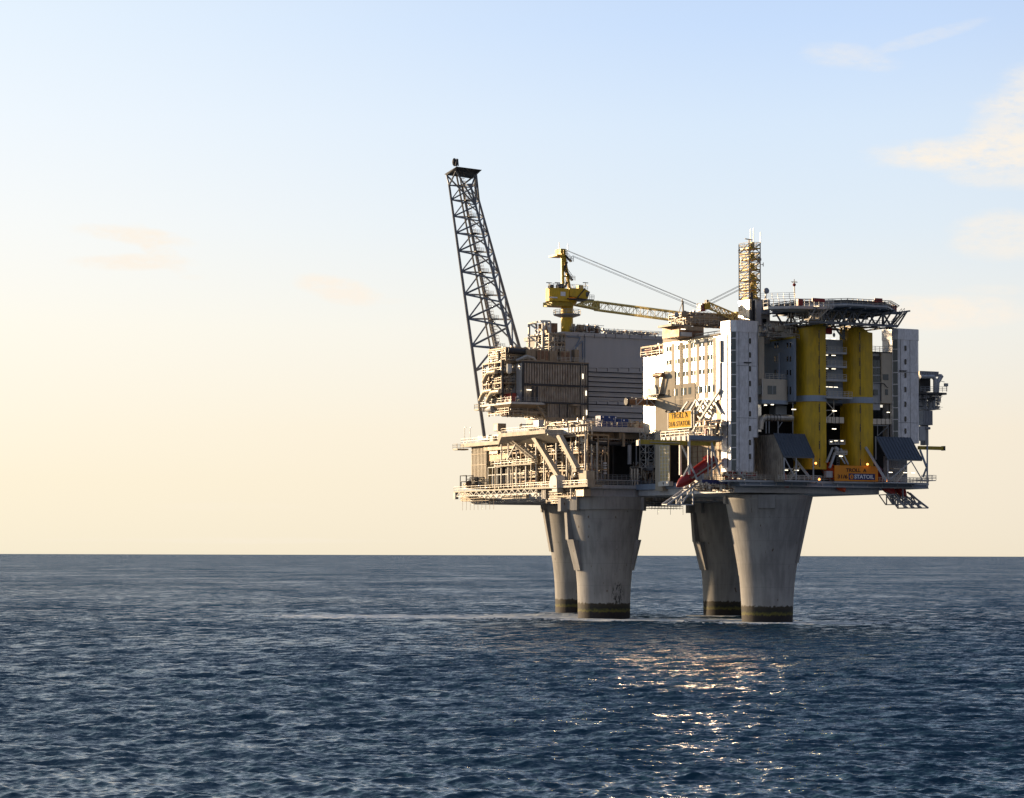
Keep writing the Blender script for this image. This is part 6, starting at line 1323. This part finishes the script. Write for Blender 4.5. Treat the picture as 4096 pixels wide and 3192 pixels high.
boom2(t, (2700, 1248), (2940, 1285), (2700, 1282), (2940, 1298), .6, 1, 2.0, 9, 'yelst', .18, .09)
t.part('boom_winch', MB().fb(2378, 2400, 1212, 1238, WC-7, 1.6), 'yeld')
for dy, (sx, sy) in ((0, (2264, 999)), (3, (2265, 1002)), (14, (2290, 1022)), (20, (2290, 1026))): t.part('stay_rope', MB().tube(PD(sx, sy, .0), PD(2850, 1242+dy*.8, .85), .055, 5), 'rope')
t = T('second_crane', 'yellow boom with red hook block rising left from behind the lattice mast', 'crane', PV(2990, 1290, -28))
WD = -30
boom(t, (2833, 1209), (2975, 1270), (2833, 1232), (2975, 1300), WD, 2.2, 9, 'yelst', .22, .12)
t.part('boom_head', MB().fb(2820, 2842, 1212, 1236, WD-1.3, 2.6), 'yeld'); t.part('hook_block', MB().fb(2803, 2822, 1219, 1244, WD-.9, 1.8).fb(2808, 2818, 1213, 1219, WD-.9, 1.8), 'red'); t.part('sheave', MB().fb(2827, 2835, 1199, 1212, WD-.5, 1), 'dark')
t.part('head_guard', MB().rail([PV(2788, 1243, WD-1), PV(2812, 1243, WD-1)], 1.8, .8, .06), 'raild')
for (x0, y0, x1, y1) in ((2836, 1203, 3005, 1118), (2838, 1206, 3005, 1122), (2843, 1213, 3005, 1133), (2845, 1216, 3005, 1137)): t.part('stay_rope', MB().tube(PV(x0, y0, WD), PV(x1, y1, WD), .055, 5), 'rope')
t.part('mast', MB().bar(PV(3012, 1300, WD), PV(3012, 1105, WD), 1.3, 1.2), 'yelst'); t.part('underframe', MB().fb(2880, 2960, 1270, 1300, WD+.5, .6), 'yeld').data; t.part('counterweight', MB().fb(2945, 2965, 1247, 1265, WD+1, 2), 'yeld')
# ------------------------------------------------------------------ flare boom
def P3(x, y, w): return np.array(PV(x, y, w))
t = T('flare_boom', 'tall leaning dark lattice flare tower with a flat tip platform', 'flare tower', PV(1935, 1712, 52))
WA, WB, WTp = 50, 44, 52
L_b, L_t = P3(1938, 1752, 56), P3(1796, 735, 56)
F_b, F_t = P3(2057, 1425, 46), P3(1883, 745, 50)
B_b, B_t = P3(2084, 1412, 58), P3(1897, 735, 56)
K_b, K_t = P3(1993, 1420, 66), P3(1848, 740, 62)
for a, b, r_ in ((L_b, L_t, .50), (F_b, F_t, .48), (B_b, B_t, .48), (K_b, K_t, .42)): t.part('chord', MB().tube(a, b, r_, 10, r_*.62), 'boom')
def at(A_, B_, y):         # point on a chord at a photo row
    lo, hi = 0., 1.
    def row(p): 
        X_, Y_, Z_ = wld(*p); v = np.array((X_, Y_, Z_-HC)); return CY-FPX*np.dot(v, UPV)/np.dot(v, FW)
    for _ in range(40):
        m_ = (lo+hi)/2
        if row(A_+(B_-A_)*m_) > y: lo = m_
        else: hi = m_
    return A_+(B_-A_)*(lo+hi)/2
ny = [(1384, 1400, 1394, 1390), (1275, 1305, 1278, 1276), (1177, 1207, 1182, 1180), (1087, 1115, 1092, 1090), (1004, 1030, 1009, 1008), (932, 952, 937, 936), (865, 884, 870, 868), (799, 820, 806, 803), (741, 750, 741, 741)]
nodes = [(at(L_b, L_t, a), at(F_b, F_t, b), at(B_b, B_t, c), at(K_b, K_t, d)) for a, b, c, d in ny]
mb = MB(); mh = MB()
for i, q in enumerate(nodes):
    r_ = .30-.014*i
    for k in range(4): mh.tube(q[k], q[(k+1) % 4], r_*.9, 7)
    if i+1 < len(nodes):
        p = nodes[i+1]
        mb.tube(q[0], p[1]+(q[1]-p[1])*.06, r_, 7)       # long diagonal of the near face
        mb.tube(q[1], p[2], r_*.8, 6); mb.tube(p[1], q[2], r_*.7, 6) if i % 2 else None
        mb.tube(q[2], p[3], r_*.8, 6); mb.tube(q[0], p[3], r_*.8, 6)
a = np.array(L_b)+(L_t-L_b)*.08
for y in (1484,): n0 = at(L_b, L_t, y); mh.tube(n0, K_b+np.array((0, 0, -1.5)), .3, 7); mh.tube(n0, K_b+np.array((0, 0, 3.5)), .3, 7)
t.part('diagonal', mb, 'boom'); t.part('horizontal', mh, 'boom')
mid0 = (nodes[0][0]*.45+nodes[0][2]*.55+K_b*0); c0_, c1_ = P3(1968, 1425, 57), P3(1826, 700, 57)
o = t.part('flare_pipe', MB().tube(c0_, c1_, .26, 8).tube(c0_+(1.2, 0, 0), c1_+(.9, 0, 0), .2, 8), 'cream')
mb = MB(); 
for i in range(60):
    f = i/60; p = c0_+(c1_-c0_)*f+(np.array((2.3, -.3, 0))*(1-.35*f)); h_ = .62-.15*f
    mb.path([p+(-h_, -h_, 0), p+(h_, -h_, 0), p+(h_, h_, 0), p+(-h_, h_, 0), p+(-h_, -h_, 0)], .045, 4)
    if i < 59:
        p2 = c0_+(c1_-c0_)*(i+1)/60+(np.array((2.3, -.3, 0))*(1-.35*(i+1)/60))
        for sx_, sy_ in ((-1, -1), (1, -1), (1, 1), (-1, 1)): mb.bar(p+(h_*sx_, h_*sy_, 0), p2+(h_*sx_, h_*sy_, 0), .06)
t.part('caged_ladder', mb, 'rail')
for q in nodes[:-1]:
    c = q[0]*.42+q[2]*.58; t.part('rest_landing', MB().box(c[0]-1.1, c[0]+1.1, c[1]-1, c[1]+1, c[2]-.1, c[2]+.12).rail([(c[0]-1.1, c[1]-1, c[2]), (c[0]+1.1, c[1]-1, c[2])], 1, .8, .05), 'dark')
# head: splayed legs to the tip platform
zc_, wtop = PV(1850, 672, 54)[2], 54
c1, c2, c3, c4 = P3(1785, 687, 58), P3(1822, 674, 49), P3(1915, 681, 51), P3(1888, 676, 61)
mb = MB(); k = 0
Pb = [P3(1787, 686, 58), P3(1824, 690, 49.5), P3(1905, 688, 51), P3(1885, 690, 60)]
ot = [P3(1777, 684, 60), P3(1826, 663, 46), P3(1928, 671, 48), P3(1890, 664, 64)]
zl_ = min(p[2] for p in Pb); zh_ = ot[1][2]
Pb = [(p[0], p[1], zl_+.5) for p in Pb]; ot = [(p[0], p[1], zh_-.2) for p in ot]
t.part('tip_platform', MB().hexa(Pb+ot), 'dark')
mb = MB()
for a, b in ((nodes[-1][0], Pb[0]), (nodes[-2][1], Pb[1]), (nodes[-2][1], Pb[2]), (nodes[-1][1], Pb[2]), (nodes[-1][2], Pb[2]), (nodes[-2][2], Pb[2]), (nodes[-1][3], Pb[3]), (nodes[-1][0], Pb[1]), (nodes[-2][1], Pb[0]), (L_t, Pb[0])): mb.tube(a, b, .24, 7)
t.part('splayed_leg', mb, 'boom')
t.part('gusset', plate(MB(), [P3(1868, 735, 47.5), P3(1893, 733, 48.5), P3(1886, 760, 48)], (0, .3, 0)), 'boom')
a = PV(1824, 664, 56); b = PV(1829, 636, 56); t.part('flare_tip', MB().tube(a, b, .35, 10).tube(PV(1821, 664, 57), PV(1817, 645, 57), .45, 10).tube(PV(1833, 664, 56), PV(1831, 640, 56), .18, 8).ball(PV(1817, 648, 57), .75, 10, 6, (.8, .8, 1.5)), 'dark')
# ------------------------------------------------------------------ misc
for x0, x1, y0, y1, lab in ((2402, 2466, 1662, 1692, 'taller blue container behind the upper deck railing'), (2468, 2513, 1675, 1692, 'lower blue container right of the taller one')):
    w = 5; c = PV((x0+x1)/2, y1, w); t = T('blue_container', lab, 'container', (c[0], c[1]+1, zu1), 'blue containers on the upper deck'); ua, ub = fv(x0, 1680, w)[0], fv(x1, 1680, w)[0]; z1 = fv(x0, y0, w)[1]
    t.part('body', MB().box(ua, ub, w, w+2.6, zu1, z1), 'blue'); t.part('corrugation', MB().corr((ua+.1, w), (ub-.1, w), zu1+.15, z1-.15, .4, .08), 'blue')
    mb = MB()
    for f in ((.12, .5, .9) if y0 < 1670 else (.55,)): u = ua+(ub-ua)*f; mb.box(u, u+.35, w-.12, w-.085, z1-.55, z1-.2)
    t.part('white_label', mb, 'whit')
t = T('deck_store', 'rusty brown skids and gear right of the blue containers', 'equipment', (16, 6, zu1))
ua, ub = fv(2518, 1690, 4)[0], fv(2612, 1690, 4)[0]; clutter(t, (ua, ub, 4, 8, zu1, zu1+1.6), 26, 121, frame=False, small=40, boxes=9, rmax=.2, mats=('pipeb', 'red', 'beige'))
t = T('yellow_runway_beam', 'short dirty yellow beam sticking out at the right end', 'beam', PV(3740, 1793, -46)); t.part('beam', MB().fb(3678, 3779, 1785, 1799, -46, .8), 'yeld'); t.part('end_stop', MB().fb(3776, 3782, 1784, 1802, -46.2, 1.2), 'dark')
t = T('right_annex', 'grey ribbed annex with platforms at the right end of the platform', 'process module', PV(3720, 1600, -44))
t.part('upper_body', MB().fb(3679, 3755, 1485, 1505, -44, 5), 'brown'); ua, ub = fv(3680, 1490, -44)[0], fv(3754, 1490, -44)[0]; t.part('ribbing', MB().corr((ua, -44.02), (ub, -44.02), fv(3715, 1505, -44)[1], fv(3715, 1485, -44)[1], .5, .15), 'grey')
t.part('dark_core', MB().fb(3680, 3722, 1505, 1565, -42, 3), 'dark')
mb = MB().path([PV(3682, 1507, -44.5), PV(3732, 1507, -44.5), PV(3740, 1518, -44.5), PV(3740, 1568, -44.5)], .5, 12); mb.path([PV(3765, 1505, -44), PV(3750, 1530, -44), PV(3748, 1566, -44)], .55, 12); mb.tube(PV(3758, 1505, -44), PV(3765, 1506, -44), .6, 12); t.part('fat_pipe', mb, 'lgrey')
a = PV(3683, 1567, -45.5); b = PV(3787, 1567, -45.5); o = t.part('platform', MB().box(a[0], b[0], -45.5, -41, a[2]-.5, a[2]), 'dark'); t.part('railing', MB().rail([a, b], 1.25, 1.3, .06), 'raild', o)
mb = MB().bar(PV(3787, 1565, -45.5), PV(3787, 1536, -45.5), .15).fb(3781, 3793, 1533, 1545, -45.8, .6); mb.bar(PV(3762, 1524, -45), PV(3778, 1528, -45), .12); t.part('floodlight', mb, 'raild')
t.part('lower_body', MB().fb(3683, 3708, 1575, 1640, -43, 3), 'grey'); t.part('pale_drum', MB().tube(PV(3726, 1640, -43), PV(3726, 1580, -43), .95, 16), 'lgrey'); t.part('ribbed_drum', MB().fb(3693, 3730, 1642, 1700, -44.5, 3.5).fb(3680, 3702, 1705, 1762, -44.5, 3), 'lgrey')
a, b = fv(3693, 1670, -44.6)[0], fv(3730, 1670, -44.6)[0]; t.part('drum_rib', MB().corr((a, -44.6), (b, -44.6), fv(3710, 1700, -44.6)[1], fv(3710, 1642, -44.6)[1], .5, .16), 'grey')
t.part('small_duct', MB().tube(PV(3702, 1713, -44.5), PV(3719, 1713, -44.5), .35, 10).fb(3700, 3714, 1700, 1780, -43, 2), 'grey')
t.part('side_landing', MB().rail([PV(3680, 1700, -45), PV(3693, 1700, -45)], 1.2, .8, .06), 'raild'); t.part('brace', MB().bar(PV(3745, 1570, -45), PV(3735, 1640, -45), .2), 'raild')
clutter(t, (fv(3690, 1600, -44)[0], fv(3762, 1600, -44)[0], -45, -42, fv(3715, 1640, -44)[1], fv(3715, 1572, -44)[1]), 26, 131, frame=False, small=40, rmax=.25, mats=('grey', 'pipe', 'dark'))
t.part('post', MB().bar(PV(3709, 1781, -46), PV(3709, 1950, -50.2), .4), 'blueg'); t.part('brace', MB().bar(PV(3680, 1800, -46), PV(3706, 1868, -50), .4), 'blueg'); t.part('brace', MB().bar(PV(3706, 1872, -50), PV(3692, 1908, -50), .35), 'blueg')
t = T('hanging_scaffold', 'fine scaffold hung under the deck between the two front legs', 'scaffold', PV(2670, 2020, 2))
ua, ub = fv(2606, 2015, 2)[0], fv(2732, 2015, 2)[0]; z0, z1 = fv(2670, 2034, 2)[1], fv(2670, 1996, 2)[1]
for k in range(4):
    z = z0+(z1-z0)*k/4; t.part('scaffold_lift', MB().box(ua+(.6 if k % 2 else 0), ub, 2, 8, z, z+.09).rail([(ua, 2, z), (ub, 2, z)], .5, 2.2, .05, 1), 'dark')
for i in range(11):
    u = ua+(ub-ua)*i/10
    for w, e in ((2, 1.6 if i % 4 == 2 else .3), (8, 0)): t.part('hanger', MB().bar((u, w, z0-e), (u, w, zb), .07), 'dark')
t = T('deck_edge_clutter', 'pipes and landings along the deck edge below the corner silver tower', 'process pipework', PV(2960, 1915, -49))
ua, ub = fv(2902, 1910, -49)[0], fv(3085, 1910, -49)[0]; t.part('ledge', MB().box(ua, ub+2, -50.6, -46, zr1-.5, zr1-.1), 'lgrey'); t.part('railing', MB().rail([(ua, -50.5, zr1), (ub, -50.5, zr1)], 1.2, 1.3, .06), 'rail')
clutter(t, (ua, ub-3, -50, -47, zr1, zr1+1.9), 24, 141, frame=False, small=40, rmax=.18, boxes=3, mats=('pipe', 'pipeb', 'red')); t.part('outer_stair', MB().stairs(PV(2952, 1885, -50.2), PV(2985, 1920, -50.2), (0, .9, 0), 10), 'lgrey')
clutter(t, (fv(2790, 1950, -46)[0], fv(2925, 1950, -46)[0], -48, -42, zr0-1.4, zr0+.3), 36, 142, frame=False, small=40, rmax=.2)
bpy.context.scene.cycles.sample_clamp_indirect = 0
